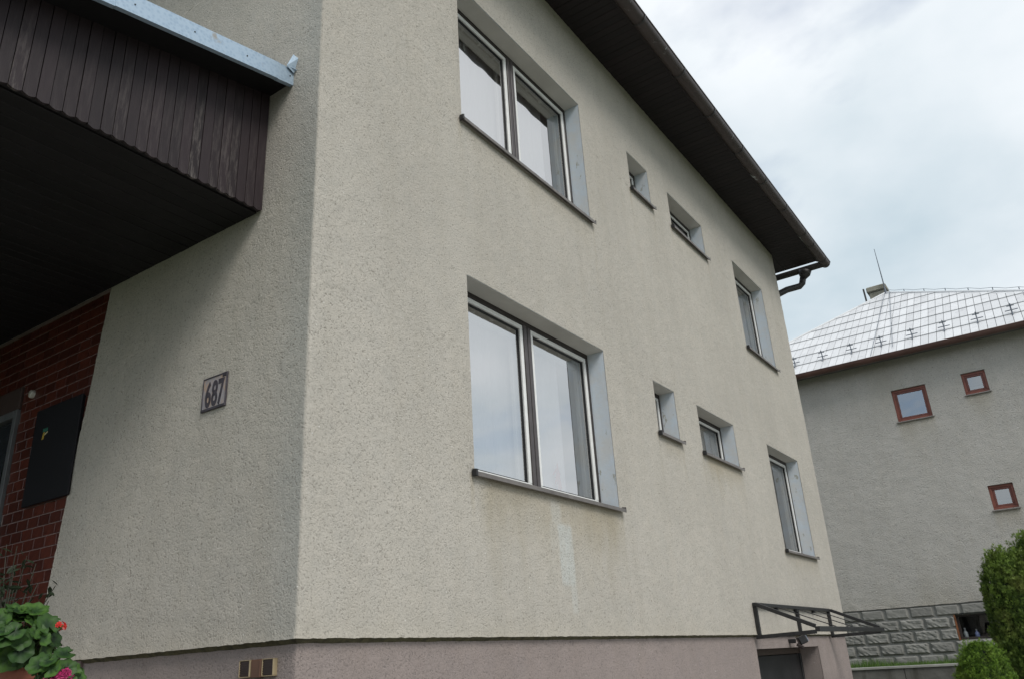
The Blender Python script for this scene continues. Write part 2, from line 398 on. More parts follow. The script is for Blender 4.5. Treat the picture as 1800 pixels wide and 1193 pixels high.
# openings (x left, x right, z bottom, z top)
WIN = {
 'A1': (1.462, 3.530, 1.030, 2.497), 'A2': (1.470, 3.552, 3.880, 5.318),
 'B1': (4.585, 5.108, 1.918, 2.478), 'B2': (4.670, 5.213, 4.822, 5.342),
 'C1': (5.732, 6.900, 1.914, 2.474), 'C2': (5.795, 6.920, 4.820, 5.335),
 'D1': (8.190, 9.600, 1.040, 2.468), 'D2': (8.075, 9.420, 3.868, 5.268)}
def facade():
    # ---- front: columns get coarser with distance
    xs = [0.0]
    while xs[-1] < W: xs.append(xs[-1]+.016+.0016*xs[-1])
    xs = np.array(xs); xs[-1] = W
    zs = np.arange(0, EAVE+.001, .019); zs[-1] = EAVE
    ex = sorted({v for w in WIN.values() for v in w[:2]}); ez = sorted({v for w in WIN.values() for v in w[2:]})
    def snap(a, e):
        a = a.copy(); used = set()
        for v in e:
            i = int(np.argmin(np.abs(a-v)))
            if i in used: a = np.sort(np.append(a, v)); used = {j for j in used}
            else: a[i] = v; used.add(i)
        return np.sort(a)
    xs = np.unique(np.concatenate([xs[[np.min(np.abs(x-np.array(ex))) > .009 for x in xs]], ex]))
    zs = np.unique(np.concatenate([zs[[np.min(np.abs(z-np.array(ez))) > .007 for z in zs]], ez]))
    # ---- left side columns: s negative
    ss = np.concatenate([np.arange(0.016, .62, .016), np.linspace(.62, 2.1, 84)[1:]])
    S = np.concatenate([-ss[::-1], xs])
    nl = len(ss)
    SS, ZZ = np.meshgrid(S, zs)
    disp = .0055*np.abs(blur(rng.random(SS.shape), 1)-.5)*2+.004*fnoise(SS, ZZ, 5, 9, 3)+.010*(fnoise(SS, ZZ, 8, .7, 2)-.5)
    disp = np.clip(disp, -.001, .02)
    # calm close to window edges
    for (a, b, c, e) in WIN.values():
        dist = np.maximum(np.maximum(a-SS, SS-b), np.maximum(c-ZZ, ZZ-e))
        disp = np.where(np.abs(dist) < .03, disp*.45, disp)
    X = np.where(SS > 0, SS, 0.0); Y = np.where(SS < 0, -SS, 0.0)
    # left wall ends on a slanting line below the porch
    yb = 2.148+(2.502-ZZ)*(2.400-2.148)/(2.502-.33)
    yb = np.where(ZZ > 2.56, 2.10, yb)
    t = np.clip((Y-.62)/(2.1-.62), 0, None)
    Y = np.where(SS < -.62, .62+t*(yb-.62), Y)
    cw = np.clip(np.abs(SS)/.012, 0, 1)
    nx = np.where(SS < 0, -1.0, 0.0); ny = np.where(SS < 0, 0.0, -1.0)
    corner = SS == 0
    nx = np.where(corner, -.7, nx); ny = np.where(corner, -.7, ny)
    # bottom edge: ragged, slightly flared drip
    zj = np.where(ZZ == 0, .0035*(fnoise(SS, ZZ, 21, 30, 3)-.5)*2, 0)
    flare = .006*np.exp(-ZZ/.03)
    D = disp+flare
    V = np.stack([X+nx*D, Y+ny*D, ZZ+zj], -1)
    keep = np.ones((len(zs)-1, len(S)-1), bool)
    sc_, zc = (S[:-1]+S[1:])/2, (zs[:-1]+zs[1:])/2
    for (a, b, c, e) in WIN.values():
        keep &= ~(((zc > c) & (zc < e))[:, None] & ((sc_ > a) & (sc_ < b))[None, :])
    # stain and wash weathering
    stain = np.zeros(SS.shape)
    n1 = fnoise(SS, ZZ*.2, 31, 13, 4); n2 = fnoise(SS, ZZ, 33, 2.5, 4)
    for k, amt, ln in (('A1', .72, .50), ('C1', .8, .32), ('B1', .6, .22), ('D1', .5, .25), ('A2', .28, .30), ('C2', .25, .25), ('B2', .2, .2), ('D2', .25, .25)):
        a, b, c, e = WIN[k]
        side = sm(SS, a-.05, a+.18)*(1-sm(SS, b-.10, b+.10))
        dn = np.clip((c-ZZ)/ln, 0, 9)
        L_ = np.exp(-(dn/(.35+.9*n1))**2)*(ZZ < c)
        stain = np.maximum(stain, amt*side*L_*np.clip(.25+1.1*n2, 0, 1))
    ne = fnoise(SS, ZZ*.15, 37, 30, 3)
    for (a, b, c, e) in WIN.values():
        for xe, ln_ in ((a-.03, .30), (b+.03, .45)):
            w_ = np.exp(-((SS-xe+.02*(ne-.5))/.022)**2)*np.exp(-np.clip(c-ZZ, 0, 9)/(ln_*(.3+ne)))*(ZZ < c)
            stain = np.maximum(stain, .62*w_*np.clip(.2+1.2*ne, 0, 1))
    wash = np.zeros(SS.shape)
    e1 = .02*(fnoise(SS, ZZ, 41, 18, 3)-.5)
    ln = lambda x0, x1, za, zb_: sm(SS+e1, x0-.018, x0+.012)*(1-sm(SS+e1, x1-.012, x1+.018))*sm(ZZ+e1, zb_-.03, zb_+.03)*(1-sm(ZZ+e1, za-.02, za+.02))
    cx = 2.515+.05*sm(ZZ, .78, .50)-.02
    def run(x0, x1, za, zb_, sl):
        xx = SS+e1-sl*(ZZ-za)
        return sm(xx, x0-.02, x0+.01)*(1-sm(xx, x1-.01, x1+.02))*sm(ZZ+e1, zb_-.02, zb_+.02)*(1-sm(ZZ+e1, za-.02, za+.02))
    wash = np.maximum(wash, .95*run(2.475, 2.665, .795, .355, -.02))
    wash = np.maximum(wash, .40*run(2.40, 2.52, .96, .79, -.02))
    wash = np.maximum(wash, .22*run(2.36, 2.48, .80, .60, -.02))
    wash = np.maximum(wash, .6*run(2.60, 2.68, .355, .16, -.02))
    wash *= .55+.6*fnoise(SS, ZZ, 44, 22, 2)
    stain *= 1-np.clip(wash, 0, 1)*.8
    low = np.exp(-ZZ/.10)*(.35+.5*n2)*.5
    stain = np.clip(np.maximum(stain, low*.7), 0, 1)
    grey = np.where(SS < .0, 1-sm(-SS, .02, .34), 0)*np.clip(.35+.9*n2, 0, 1)  # left wall tinted greyer towards the corner
    me = grid_mesh('wall', V, keep, M_wall, HZ, dict(stain=stain, wash=np.clip(wash, 0, 1), grey=grey))
    w = put('wall', me, house, HZ)
    # the rest of the shell, out of sight or nearly so
    mb = MB()
    mb.add([(W, -.004, 0), (W, DEP, 0), (W, DEP, EAVE+.1), (W, -.004, EAVE+.1)], [(0, 1, 2, 3)])
    mb.add([(0, DEP, -.2), (W, DEP, -.2), (W, DEP, EAVE+.1), (0, DEP, EAVE+.1)], [(0, 1, 2, 3)])
    mb.add([(.004, 2.05, 2.545), (.004, DEP, 2.545), (.004, DEP, EAVE+.1), (.004, 2.05, EAVE+.1)], [(0, 1, 2, 3)])
    mb.build('side_wall', M_wall, house)
    # white edge where the render stops at the tiles
    e = MB()
    for i in range(24):
        z0, z1 = .02+i*.1035, .02+(i+1)*.1035
        f = lambda z: 2.148+(2.502-z)*(.252)/(2.172)
        j0, j1 = f(z0), f(z1)
        e.add([(-.004, j0-.002, z0), (.045, j0+.004, z0), (.045, j1+.004, z1), (-.004, j1-.002, z1)], [(0, 1, 2, 3)])
    e.build('render_edge', simple('pale_render_edge', (.5, .5, .48), .9), house)
    # drip underside
    dmb = MB()
    dmb.add([(.001, .001, .004), (W, .001, .004), (W, .034, -.024), (.034, .034, -.024)], [(0, 1, 2, 3)])
    dmb.add([(.001, .001, .004), (.034, .034, -.024), (.034, 2.42, -.024), (.001, 2.42, .004)], [(0, 1, 2, 3)])
    dmb.build('drip_edge', M_moss, house)
facade()

DX0, DX1, DZT = 6.55, 9.00, -.145         # basement door opening
def plinth():
    xs = np.concatenate([np.linspace(.035, DX0, 260), np.linspace(DX0, DX1, 50)[1:], np.linspace(DX1, W-.02, 50)[1:]])
    ss = np.linspace(.02, 3.4, 130)
    S = np.concatenate([-ss[::-1], xs]); zs = np.unique(np.concatenate([np.linspace(-2.2, DZT, 70), np.linspace(DZT, .004, 8)]))
    SS, ZZ = np.meshgrid(S, zs)
    dsp = .006*blur(rng.random(SS.shape), 1)+.004*fnoise(SS, ZZ, 61, 8, 3)
    X = np.where(SS > 0, SS, .035-dsp); Y = np.where(SS > 0, .035-dsp, -SS+.02)
    V = np.stack([X, Y, ZZ], -1)
    keep = np.ones((len(zs)-1, len(S)-1), bool); sc_ = (S[:-1]+S[1:])/2; zc = (zs[:-1]+zs[1:])/2
    keep &= ~((zc < DZT)[:, None] & ((sc_ > DX0) & (sc_ < DX1))[None, :])
    put('plinth', grid_mesh('plinth', V, keep, M_plinth, HZ), house, HZ)
    mb = MB(); mb.box(W-.025, W-.02, .03, DEP, -2.2, .0); mb.build('plinth_side', M_plinth, house)
    # door reveal and leaves
    mb = MB(); mb.box(DX0-.02, DX0, .038, .36, -2.2, DZT); mb.box(DX1, DX1+.02, .038, .36, -2.2, DZT); mb.box(DX0-.02, DX1+.02, .038, .36, DZT, DZT+.02)
    mb.build('door_reveal', M_plinth, house)
    dr = B(DX0, DX1, .275, .35, DZT-.07, DZT-.002, c=.004).build('garage_door', simple('brown_door_head', (.075, .055, .045), .7), house)
    xm = 7.16
    for a, b in ((DX0+.004, xm-.012), (xm+.012, DX1-.07)):
        lf = B(a, b, .285, .33, -2.14, DZT-.075, c=.006).build('leaf', M_garage, dr)
    B(DX1-.062, DX1-.002, .27, .35, -2.14, DZT-.074, c=.005).build('door_post', M_garage, dr)
plinth()

def curtain(label, x0, x1, z0, z1, y=.33, waves=9, amp=.018, group='lace curtains in the windows'):
    nx, nz = max(24, int((x1-x0)*90)), 8
    X = np.linspace(x0, x1, nx); Z = np.linspace(z0, z1, nz); XX, ZZ = np.meshgrid(X, Z)
    YY = y+amp*np.sin((XX-x0)/(x1-x0)*waves*2*math.pi+.4*np.sin(ZZ*3))*(1.0-.25*(ZZ-z0)/(z1-z0))+.006*np.sin(XX*61)
    V = np.stack([XX, YY, ZZ], -1)
    me = grid_mesh('curtain', V, np.ones((nz-1, nx-1), bool), M_curtain, (x0, y, z0))
    return tag(put('curtain', me, None, (x0, y, z0)), label, 'curtain', group)

def window(key, sashes):
    x0, x1, z0, z1 = WIN[key]
    FY = .168
    fr = MB(); fw = .042
    zb = z0+.035
    fr.box(x0, x1, FY, FY+.09, z1-fw, z1-.001, c=.003); fr.box(x0, x0+fw*.75, FY, FY+.09, zb, z1-fw, c=.003); fr.box(x1-fw*.75, x1, FY, FY+.09, zb, z1-fw, c=.003); fr.box(x0+fw*.75, x1-fw*.75, FY, FY+.09, zb, zb+.02, c=.003)
    w = fr.build('window', M_dkframe, house)
    rv = MB(); y0, y1 = .004, .30
    rv.box(x0-.018, x0, y0, y1, z0-.02, z1+.018); rv.box(x1, x1+.018, y0, y1, z0-.02, z1+.018); rv.box(x0, x1, y0, y1, z1, z1+.018); rv.box(x0, x1, y0+.03, y1, z0-.03, z0-.004)
    rv.build('reveal', M_reveal, w)
    B(x0+.001, x1-.001, y0+.002, FY-.001, z1-.004, z1-.0005).build('reveal_head', M_head, w)
    # metal sill with dropped lip and turned-up ends
    sl = MB(); a, b = x0-.035, x1+.035
    sl.prism([(FY+.002, z0+.034), (FY+.002, z0+.030), (-.043, z0-.008), (-.043, z0-.032), (-.047, z0-.032), (-.047, z0-.003)], 0, a, b)
    for e0, e1 in ((a, a+.004), (b-.004, b)):
        sl.prism([(-.010, z0+.001), (-.048, z0-.034), (-.049, z0+.012), (-.010, z0+.018)], 0, e0-.001, e1+.001)
    so_ = sl.build('sill', M_sill, w)
    B(a-.006, a+.012, -.052, -.012, z0-.036, z0+.012, c=.003).build('end_cap', M_black, so_)
    n = len(sashes); mw = .105 if n == 2 else 0
    ix0, ix1 = x0+fw*.75, x1-fw*.75
    spans = [(ix0, ix1)] if n == 1 else [(ix0, (x0+x1)/2-mw/2), ((x0+x1)/2+mw/2, ix1)]
    if n == 2:
        mm = MB(); c = (x0+x1)/2
        mm.box(c-mw/2, c-.006, FY-.006, FY+.085, zb+.001, z1-fw-.001, c=.004); mm.box(c+.006, c+mw/2, FY-.006, FY+.085, zb+.001, z1-fw-.001, c=.004); mm.box(c-.006, c+.006, FY+.012, FY+.085, zb+.001, z1-fw-.001)
        mm.build('mullion', simple('mullion_paint', (.062, .052, .052), .45, .2, 12), w)
    small = (z1-z0) < .8
    for (a, b) in spans:
        sw = .040 if not small else .030
        zt = z1-fw-.004; zl = zb+.024
        s = MB()
        s.box(a+.004, b-.004, FY+.004, FY+.045, zt-sw, zt, c=.004); s.box(a+.004, b-.004, FY+.004, FY+.045, zl, zl+sw*.8, c=.004)
        s.box(a+.004, a+.004+sw, FY+.004, FY+.045, zl+sw*.8, zt-sw, c=.004); s.box(b-.004-sw, b-.004, FY+.004, FY+.045, zl+sw*.8, zt-sw, c=.004)
        so2 = s.build('sash', M_white, w)
        g = MB(); ga, gb, gl, gt = a+.004+sw, b-.004-sw, zl+sw*.8, zt-sw; k = .011
        g.box(ga, gb, FY+.02, FY+.05, gt-k, gt); g.box(ga, gb, FY+.02, FY+.05, gl, gl+k); g.box(ga, ga+k, FY+.02, FY+.05, gl+k, gt-k); g.box(gb-k, gb, FY+.02, FY+.05, gl+k, gt-k)
        g.build('gasket', M_black, w)
        B(ga+.004, gb-.004, FY+.030, FY+.034, gl+.004, gt-.004).build('pane', M_glass, w)
        # second, inner sash of the double casement
        q = MB(); iw = .055 if not small else .035; ia, ib, il, it = a+.01, b-.01, zl+.005, zt-.05 if not small else zt-.03
        q.box(ia, ib, FY+.085, FY+.12, it-iw, it, c=.005); q.box(ia, ib, FY+.085, FY+.12, il, il+iw, c=.005); q.box(ia, ia+iw, FY+.085, FY+.12, il+iw, it-iw, c=.005); q.box(ib-iw, ib, FY+.085, FY+.12, il+iw, it-iw, c=.005)
        q.build('inner_sash', M_cream, w)
        if not small:
            h = MB()
            for k2 in range(4):
                xx = a+.12+(b-a-.24)*k2/3
                h.box(xx-.012, xx+.012, FY+.055, FY+.084, it-.01, it+.028, c=.003)
            h.build('hinge_block', M_white, w)
    return w
wins = {}
for k in WIN: wins[k] = window(k, [0, 1] if k[0] == 'A' else [0])
curtain('white lace curtain behind left pane of lower large window', 1.50, 2.45, 1.08, 2.40, waves=7, amp=.012)
curtain('white lace curtain drawn part way behind right pane of lower large window', 2.55, 3.22, 1.08, 2.40, waves=4, amp=.012)
curtain('white lace curtain behind left pane of upper large window', 1.50, 2.47, 3.92, 5.22, waves=7, amp=.014)
curtain('white lace curtain behind right pane of upper large window', 2.55, 3.30, 3.92, 5.22, waves=4, amp=.014)
curtain('white curtain with deep folds in lower small square window', 5.76, 6.88, 1.95, 2.44, waves=9, amp=.02)
curtain('white curtain in tall lower window nearest far corner', 8.22, 9.25, 1.08, 2.42, y=.40, waves=6)
curtain('white curtain in tall upper window nearest far corner', 8.11, 9.38, 3.92, 5.22, waves=7)
curtain('white curtain in narrow lower slot window', 4.60, 5.09, 1.96, 2.44, waves=4)

def ornament():
    mb = MB(); c = Vector((3.02, .285, 1.30))
    rr = random.Random(3)
    for k in range(9):
        a = R(200+k*17); L_ = .05+.05*rr.random(); p = c+Vector((.02*math.cos(k*2.1), 0, .05*math.sin(k*1.7)))
        mb.tube([p, p+Vector((math.cos(a)*L_, .004, math.sin(a)*L_*1.3))], [.010, .004], 6)
    mb.tube([c+Vector((0, 0, .10)), c, c+Vector((.035, 0, -.16))], [.004, .016, .006], 6)
    tag(mb.build('hanging_ornament', simple('faded_red', (.50, .13, .14), .8), None, at=c), 'small faded red ornament hanging behind right pane of lower large window', 'ornament')
ornament()

def interior():
    mb = MB()
    for z in (0.35, 3.2): mb.box(.15, W-.15, .42, 2.6, z-.06, z)
    mb.box(.15, W-.15, 2.6, 2.7, .3, EAVE); mb.box(.12, .15, .42, 2.6, .3, EAVE); mb.box(W-.15, W-.12, .42, 2.6, .3, EAVE); mb.box(.15, W-.15, .42, 2.6, EAVE-.12, EAVE-.08); mb.box(.15, W-.15, .45, 2.6, 2.84, 2.86)
    for x in (4.1, 5.45, 7.5): mb.box(x-.05, x+.05, .42, 2.6, .35, EAVE-.12)
    mb.build('interior_partition', M_inner, house)
interior()

def eaves():
    ZS = EAVE
    XE = 11.335
    YE = -.575
    sf = MB(); sf.box(-.7, XE-.003, YE, -.03, ZS+.018, ZS+.04); sf.box(W+.03, XE-.003, -.03, DEP, ZS+.018, ZS+.04)
    sf.box(-.7, -.03, -.03, DEP, ZS+.018, ZS+.04)
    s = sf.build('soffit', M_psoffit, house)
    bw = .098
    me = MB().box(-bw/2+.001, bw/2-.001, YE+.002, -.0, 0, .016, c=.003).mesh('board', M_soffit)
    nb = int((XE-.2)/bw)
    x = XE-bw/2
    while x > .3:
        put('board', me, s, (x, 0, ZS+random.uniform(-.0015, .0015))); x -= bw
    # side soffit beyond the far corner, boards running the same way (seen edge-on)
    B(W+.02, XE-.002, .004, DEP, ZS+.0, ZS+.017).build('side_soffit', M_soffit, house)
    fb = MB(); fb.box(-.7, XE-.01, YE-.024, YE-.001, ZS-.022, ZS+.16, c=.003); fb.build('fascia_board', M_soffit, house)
    # roof: hipped sheet
    zr = ZS+.05; t = math.tan(R(24)); hy = (DEP+1.1)/2
    e0, e1, f0, f1 = -.62, XE-.02, YE-.02, DEP+.55
    cy = (f0+f1)/2; run = (f1-f0)/2
    mb = MB(); mb.add([(e0, f0, zr), (e1, f0, zr), (e1, f1, zr), (e0, f1, zr), (e0+run, cy, zr+run*t), (e1-run, cy, zr+run*t)], [(0, 1, 5, 4), (1, 2, 5), (2, 3, 4, 5), (3, 0, 4)])
    mb.add([(e0, f0, zr-.002), (e1, f0, zr-.002), (e1, f1, zr-.002), (e0, f1, zr-.002)], [(0, 1, 2, 3)])
    mb.build('roof', M_roof, house)
    # gutter: half-round trough, mitred round the far corner
    yc, zc, r = -.672, ZS+.015, .082
    XG = 11.585
    def trough(P0, P1, side):
        """half pipe between two points; side = horizontal unit vector pointing away from the wall"""
        mb = MB(); n = 14; vs_ = []
        for p in (P0, P1):
            for rr in (r, r-.004):
                for k in range(n+1):
                    a = math.pi*k/n
                    vs_.append(Vector(p)+side*(math.cos(a)*rr)+Vector((0, 0, -math.sin(a)*rr)))
        f = []
        m_ = n+1
        for k in range(n):
            f.append((k, k+1, 2*m_+k+1, 2*m_+k)); f.append((m_+k, m_+k+1, 3*m_+k+1, 3*m_+k))
        mb.add(vs_, f); return mb
    g = trough((-.7, yc, zc), (XG, yc, zc), Vector((0, -1, 0)))
    # rolled front bead
    g.tube([(-.7, yc-r, zc+.006), (XG+.004, yc-r, zc+.006)], .011, 8)
    g.prism([(yc+r*math.cos(math.pi*k/14), zc-r*math.sin(math.pi*k/14)) for k in range(15)], 0, XG-.003, XG+.001)
    gt = g.build('gutter', M_gutter, house, smooth=False)
    for p in gt.data.polygons: p.use_smooth = True
    clipm = None
    for x in (1.9, 2.9, 3.9, 4.98, 5.95, 7.0, 8.0, 9.0, 10.05, 10.55, 11.3):
        mb = MB(); n = 14
        for k in range(n):
            a0, a1 = math.pi*k/n, math.pi*(k+1)/n; q = []
            for xx in (x-.014, x+.014):
                for a in (a0, a1): q.append((xx, yc-math.cos(a)*(r+.008), zc-math.sin(a)*(r+.008)))
            mb.add([q[0], q[1], q[3], q[2]], [(0, 1, 2, 3)])
        mb.build('gutter_strap', M_pipe, gt, smooth=True)
    # return gutter along the far side
    xc = 11.50
    ym = yc
    g2 = trough((xc, yc-.03, zc-.005), (xc, DEP, zc-.005), Vector((1, 0, 0)))
    g2.build('return_gutter', M_pipe, house, smooth=True)
    # outlet and swan-neck downpipe
    mb = MB()
    px = 11.5
    mb.tube([(px, -.30, zc-.06), (px, -.285, 6.235), (px, -.25, 6.17)], [.125, .105, .056], 14)
    mb.tube([(px, -.25, 6.18), (px, -.215, 6.075), (px-.01, -.165, 6.03), (px-.2, .03, 5.95), (px-.55, .30, 5.72), (W+.09, .40, 5.55), (W+.09, .42, 5.45), (W+.09, .42, -2.0)], .058, 12)
    mb.build('downpipe', M_pipe, house, smooth=True)
eaves()

# ---- glazed tile field beside the entrance door
def tiles():
    bm_ = B(.0105, .040, 1.9, 3.23, -.25, 2.56); bm_.box(.0105, .040, 3.231, 4.6, 2.04, 2.56); bed = bm_.build('tile_bed', M_grout, house)
    tw, th, gp = .147, .0775, .0065
    DOOR_Y, DOOR_Z = 3.235, 1.86
    cache = {}
    def tile(y0, y1, z0, z1):
        w_, h_ = round(y1-y0, 3), round(z1-z0, 3)
        if w_ < .02 or h_ < .012: return
        key = (w_, h_)
        if key not in cache: cache[key] = MB().box(-.010, .012, -w_/2, w_/2, -h_/2, h_/2, c=.0025).mesh('tile', M_tile)
        o = put('tile', cache[key], bed, (.016+random.uniform(-.0008, .0008), (y0+y1)/2, (z0+z1)/2))
    row = 0; z = .045; rr = random.Random(5)
    while z < 2.52:
        z1 = min(z+th-gp, 2.533)
        zz = (z+z1)/2
        yb = 2.148+(2.502-zz)*.252/2.172+.010
        y = yb - rr.choice([0, .05, .074, .1])
        while y < 4.0:
            a, b = max(y, yb), y+tw-gp
            if b > yb+.02:
                if z < DOOR_Z+.185:
                    if a < DOOR_Y: tile(a, min(b, DOOR_Y-.003), z, z1)
                else: tile(a, b, z, z1)
            y += tw
        z += th; row += 1
    # door with dark head panel
    fr = MB(); fr.box(-.02, .05, DOOR_Y, DOOR_Y+.05, -.25, DOOR_Z, c=.004); fr.box(-.02, .05, DOOR_Y+.05, 4.4, DOOR_Z-.06, DOOR_Z, c=.004); fr.box(-.02, .05, 4.33, 4.4, -.25, DOOR_Z-.06, c=.004)
    dr = fr.build('entrance_door', simple('grey_door_frame', (.11, .115, .12), .5), house)
    B(-.012, .045, DOOR_Y+.002, 4.4, DOOR_Z+.002, DOOR_Z+.185, c=.004).build('head_panel', simple('brown_head_panel', (.05, .03, .025), .6), dr)
    B(.012, .045, DOOR_Y+.052, DOOR_Y+.13, -.25, DOOR_Z-.062, c=.004).build('leaf_frame', M_garage, dr)
    B(.022, .030, DOOR_Y+.13, 4.328, -.25, DOOR_Z-.062).build('pane', simple('dark_door_glass', (.03, .035, .04), .1), dr)
    # house behind
    B(.042, .08, 2.0, DEP, -.3, 2.6).build('porch_wall', M_inner, house)
tiles()

# ------------------------------------------------------------------ porch canopy
def porch():
    p = thing('porch_canopy', 'brown boarded porch canopy with galvanised edge jutting from the house at upper left', 'canopy', (0, .474, 2.53))
    X0 = -2.55
    sl = .212
    top = lambda x: 3.42+x*sl
    bw = .0655
    x = -.010
    k = 0
    rr = random.Random(9)
    while x > X0:
        a, b = x-bw+.0042, x
        zb = 2.528+rr.uniform(-.004, .004)
        n = 6; poly = []
        for i in range(n+1):
            t = i/n; poly.append((a+(b-a)*t, zb+.016*(1-math.sin(math.pi*(.12+.76*t)))**.8 if k % 1 == 0 else zb))
        poly += [(b, top(b)), (a, top(a))]
        y0 = .474+rr.uniform(-.002, .002)
        mb = MB(); mb.prism(poly, 1, y0, y0+.017)
        # cut into height steps for the weathering attribute
        me = mb.mesh('board', M_board, (x, .474, 2.53))
        o = put('board', me, p, (x, .474, 2.53))
        at_ = me.attributes.new('low', 'FLOAT', 'POINT')
        zz = [v.co.z for v in me.vertices]
        amt = rr.choice([.05, .15, .3, .45, 1.0, .7, .2])
        at_.data.foreach_set('value', [amt if z_ < .2 else 0.0 for z_ in zz])
        x -= bw; k += 1
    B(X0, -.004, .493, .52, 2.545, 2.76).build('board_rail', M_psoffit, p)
    # sloping deck, overhang and its dark underside
    mb = MB(); y0, y1 = .262, 5.0
    mb.prism([(X0-.1, top(X0-.1)), (-.002, top(0)), (-.002, top(0)+.03), (X0-.1, top(X0-.1)+.03)], 1, y0, y1)
    mb.build('deck', M_psoffit, p)
    # galvanised edge flashing in lapped lengths
    def strip(xa, xb, off):
        mb = MB(); yf = .25-off
        mb.prism([(xa, top(xa)-.028), (xb, top(xb)-.028), (xb, top(xb)+.098), (xa, top(xa)+.098)], 1, yf, yf+.004)
        mb.prism([(xa, top(xa)-.028), (xb, top(xb)-.028), (xb, top(xb)-.024), (xa, top(xa)-.024)], 1, yf+.004, yf+.03)
        mb.prism([(xa, top(xa)+.094), (xb, top(xb)+.094), (xb, top(xb)+.098), (xa, top(xa)+.098)], 1, yf+.004, yf+.25)
        o = mb.build('flashing', M_galv, p)
        q = xa+.1
        while q < xb-.03:
            s = MB().lathe([(0, -.003), (.004, -.002), (.005, 0)], (0, 0, 0), 8); s.v = [(v[0]+q, yf-.002+v[2], v[1]+top(q)+.035) for v in s.v]; s.build('screw', M_steel, o); q += .36
    strip(-.135, -.004, 0.0); strip(-1.19, -.128, .0045); strip(X0-.1, -1.183, 0.0)
    # upturned scrap at the wall
    f = MB(); f.add([(-.075, .238, 3.500), (-.014, .236, 3.475), (-.006, .212, 3.590), (-.040, .222, 3.605)], [(0, 1, 2, 3)])
    f.add([(-.055, .237, 3.508), (-.006, .218, 3.500), (-.006, .27, 3.49), (-.05, .27, 3.50)], [(0, 1, 2, 3)])
    o = f.build('flashing_tab', M_galv, p)
    sm_ = o.modifiers.new('thickness', 'SOLIDIFY'); sm_.thickness = .003
    # ceiling
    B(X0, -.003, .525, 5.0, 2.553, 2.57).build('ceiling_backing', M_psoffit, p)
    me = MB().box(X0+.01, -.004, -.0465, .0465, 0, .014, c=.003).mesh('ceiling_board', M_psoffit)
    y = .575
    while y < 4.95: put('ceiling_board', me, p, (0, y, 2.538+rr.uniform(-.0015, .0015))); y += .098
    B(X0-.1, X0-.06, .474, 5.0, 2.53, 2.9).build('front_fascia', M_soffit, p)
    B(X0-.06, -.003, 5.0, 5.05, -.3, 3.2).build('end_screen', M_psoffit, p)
    pm = MB()
    pm.box(X0, X0+.12, .5, .62, -1.9, 2.56, c=.01); pm.build('post', M_psoffit, p)
porch()
# porch floor slab, paled to bounce light, and the parapet carrying the pots
tag(B(-2.6, .03, .75, 5.0, -2.15, -.32, c=.01).build('porch_floor', simple('porch_concrete', (.36, .345, .32), .9, .2, 4, bump=.004)), 'grey concrete porch floor slab under the dark canopy', 'floor slab')
bpy.data.objects['porch_floor'].data.transform(Matrix.Translation((0, 0, 0)))
tag(B(-1.5, -.62, -.32, .70, -2.15, -.285, c=.012).build('stair_parapet', simple('parapet_concrete', (.22, .21, .20), .9, .2, 4, bump=.004)), 'low concrete parapet beneath the geranium pots at lower left', 'parapet')

# ------------------------------------------------------------------ small things on the left wall
def text_mesh(txt, size, depth, mat, font_squeeze=1.0):
    cu = bpy.data.curves.new('digit', 'FONT'); cu.body = txt; cu.size = size; cu.extrude = depth; cu.align_x = 'CENTER'; cu.offset = size*.025
    ob = bpy.data.objects.new('tmp', cu); col.objects.link(ob)
    dg = bpy.context.evaluated_depsgraph_get(); me = bpy.data.meshes.new_from_object(ob.evaluated_get(dg))
    bpy.data.objects.remove(ob); me.name = 'digit'; me.materials.clear(); me.materials.append(mat)
    return me
def number_plate():
    ya, yb, za, zb = .895, .678, 1.318, 1.520
    t = thing('house_number_plate', 'weathered enamel house number plate on the beige side wall', 'number plate', (-.006, (ya+yb)/2, za))
    M = Mat('weathered_enamel'); c = M.ramp(M.noise(9, 5, .7), .35, .65, (.36, .335, .345), (.27, .25, .27))
    c = M.mix(M.ramp(M.noise(14, 6, .7, stretch=(1, 1.6, .7)), .48, .58), c, (.42, .31, .24)); M.col(c).rough(.45)
    B(-.016, -.006, yb, ya, za, zb, c=.002).build('plate', M.m, t)
    dk = simple('dark_enamel', (.052, .044, .054), .4, .5, 30)
    rim = MB(); rim.box(-.021, -.008, yb-.004, ya+.006, za-.006, za+.012, c=.003); rim.box(-.020, -.008, yb-.004, ya+.004, zb-.006, zb+.003, c=.002); rim.box(-.020, -.008, ya-.003, ya+.005, za+.012, zb-.006, c=.002); rim.box(-.020, -.008, yb-.004, yb+.004, za+.012, zb-.006, c=.002); rim.box(-.0205, -.008, yb-.005, yb+.040, zb-.022, zb+.004, c=.003)
    rim.build('rim', dk, t)
    for ch, yy in (('6', .842), ('8', .782), ('7', .726)):
        me = text_mesh(ch, .215, .002, dk)
        me.transform(Matrix.Scale(.52, 4, Vector((1, 0, 0))))
        # x axis of the text -> -y, y axis -> z, facing -x
        me.transform(Matrix(((0, 0, -1, 0), (-1, 0, 0, 0), (0, 1, 0, 0), (0, 0, 0, 1))))
        put('digit', me, t, (-.0165, yy, za+.022))
number_plate()
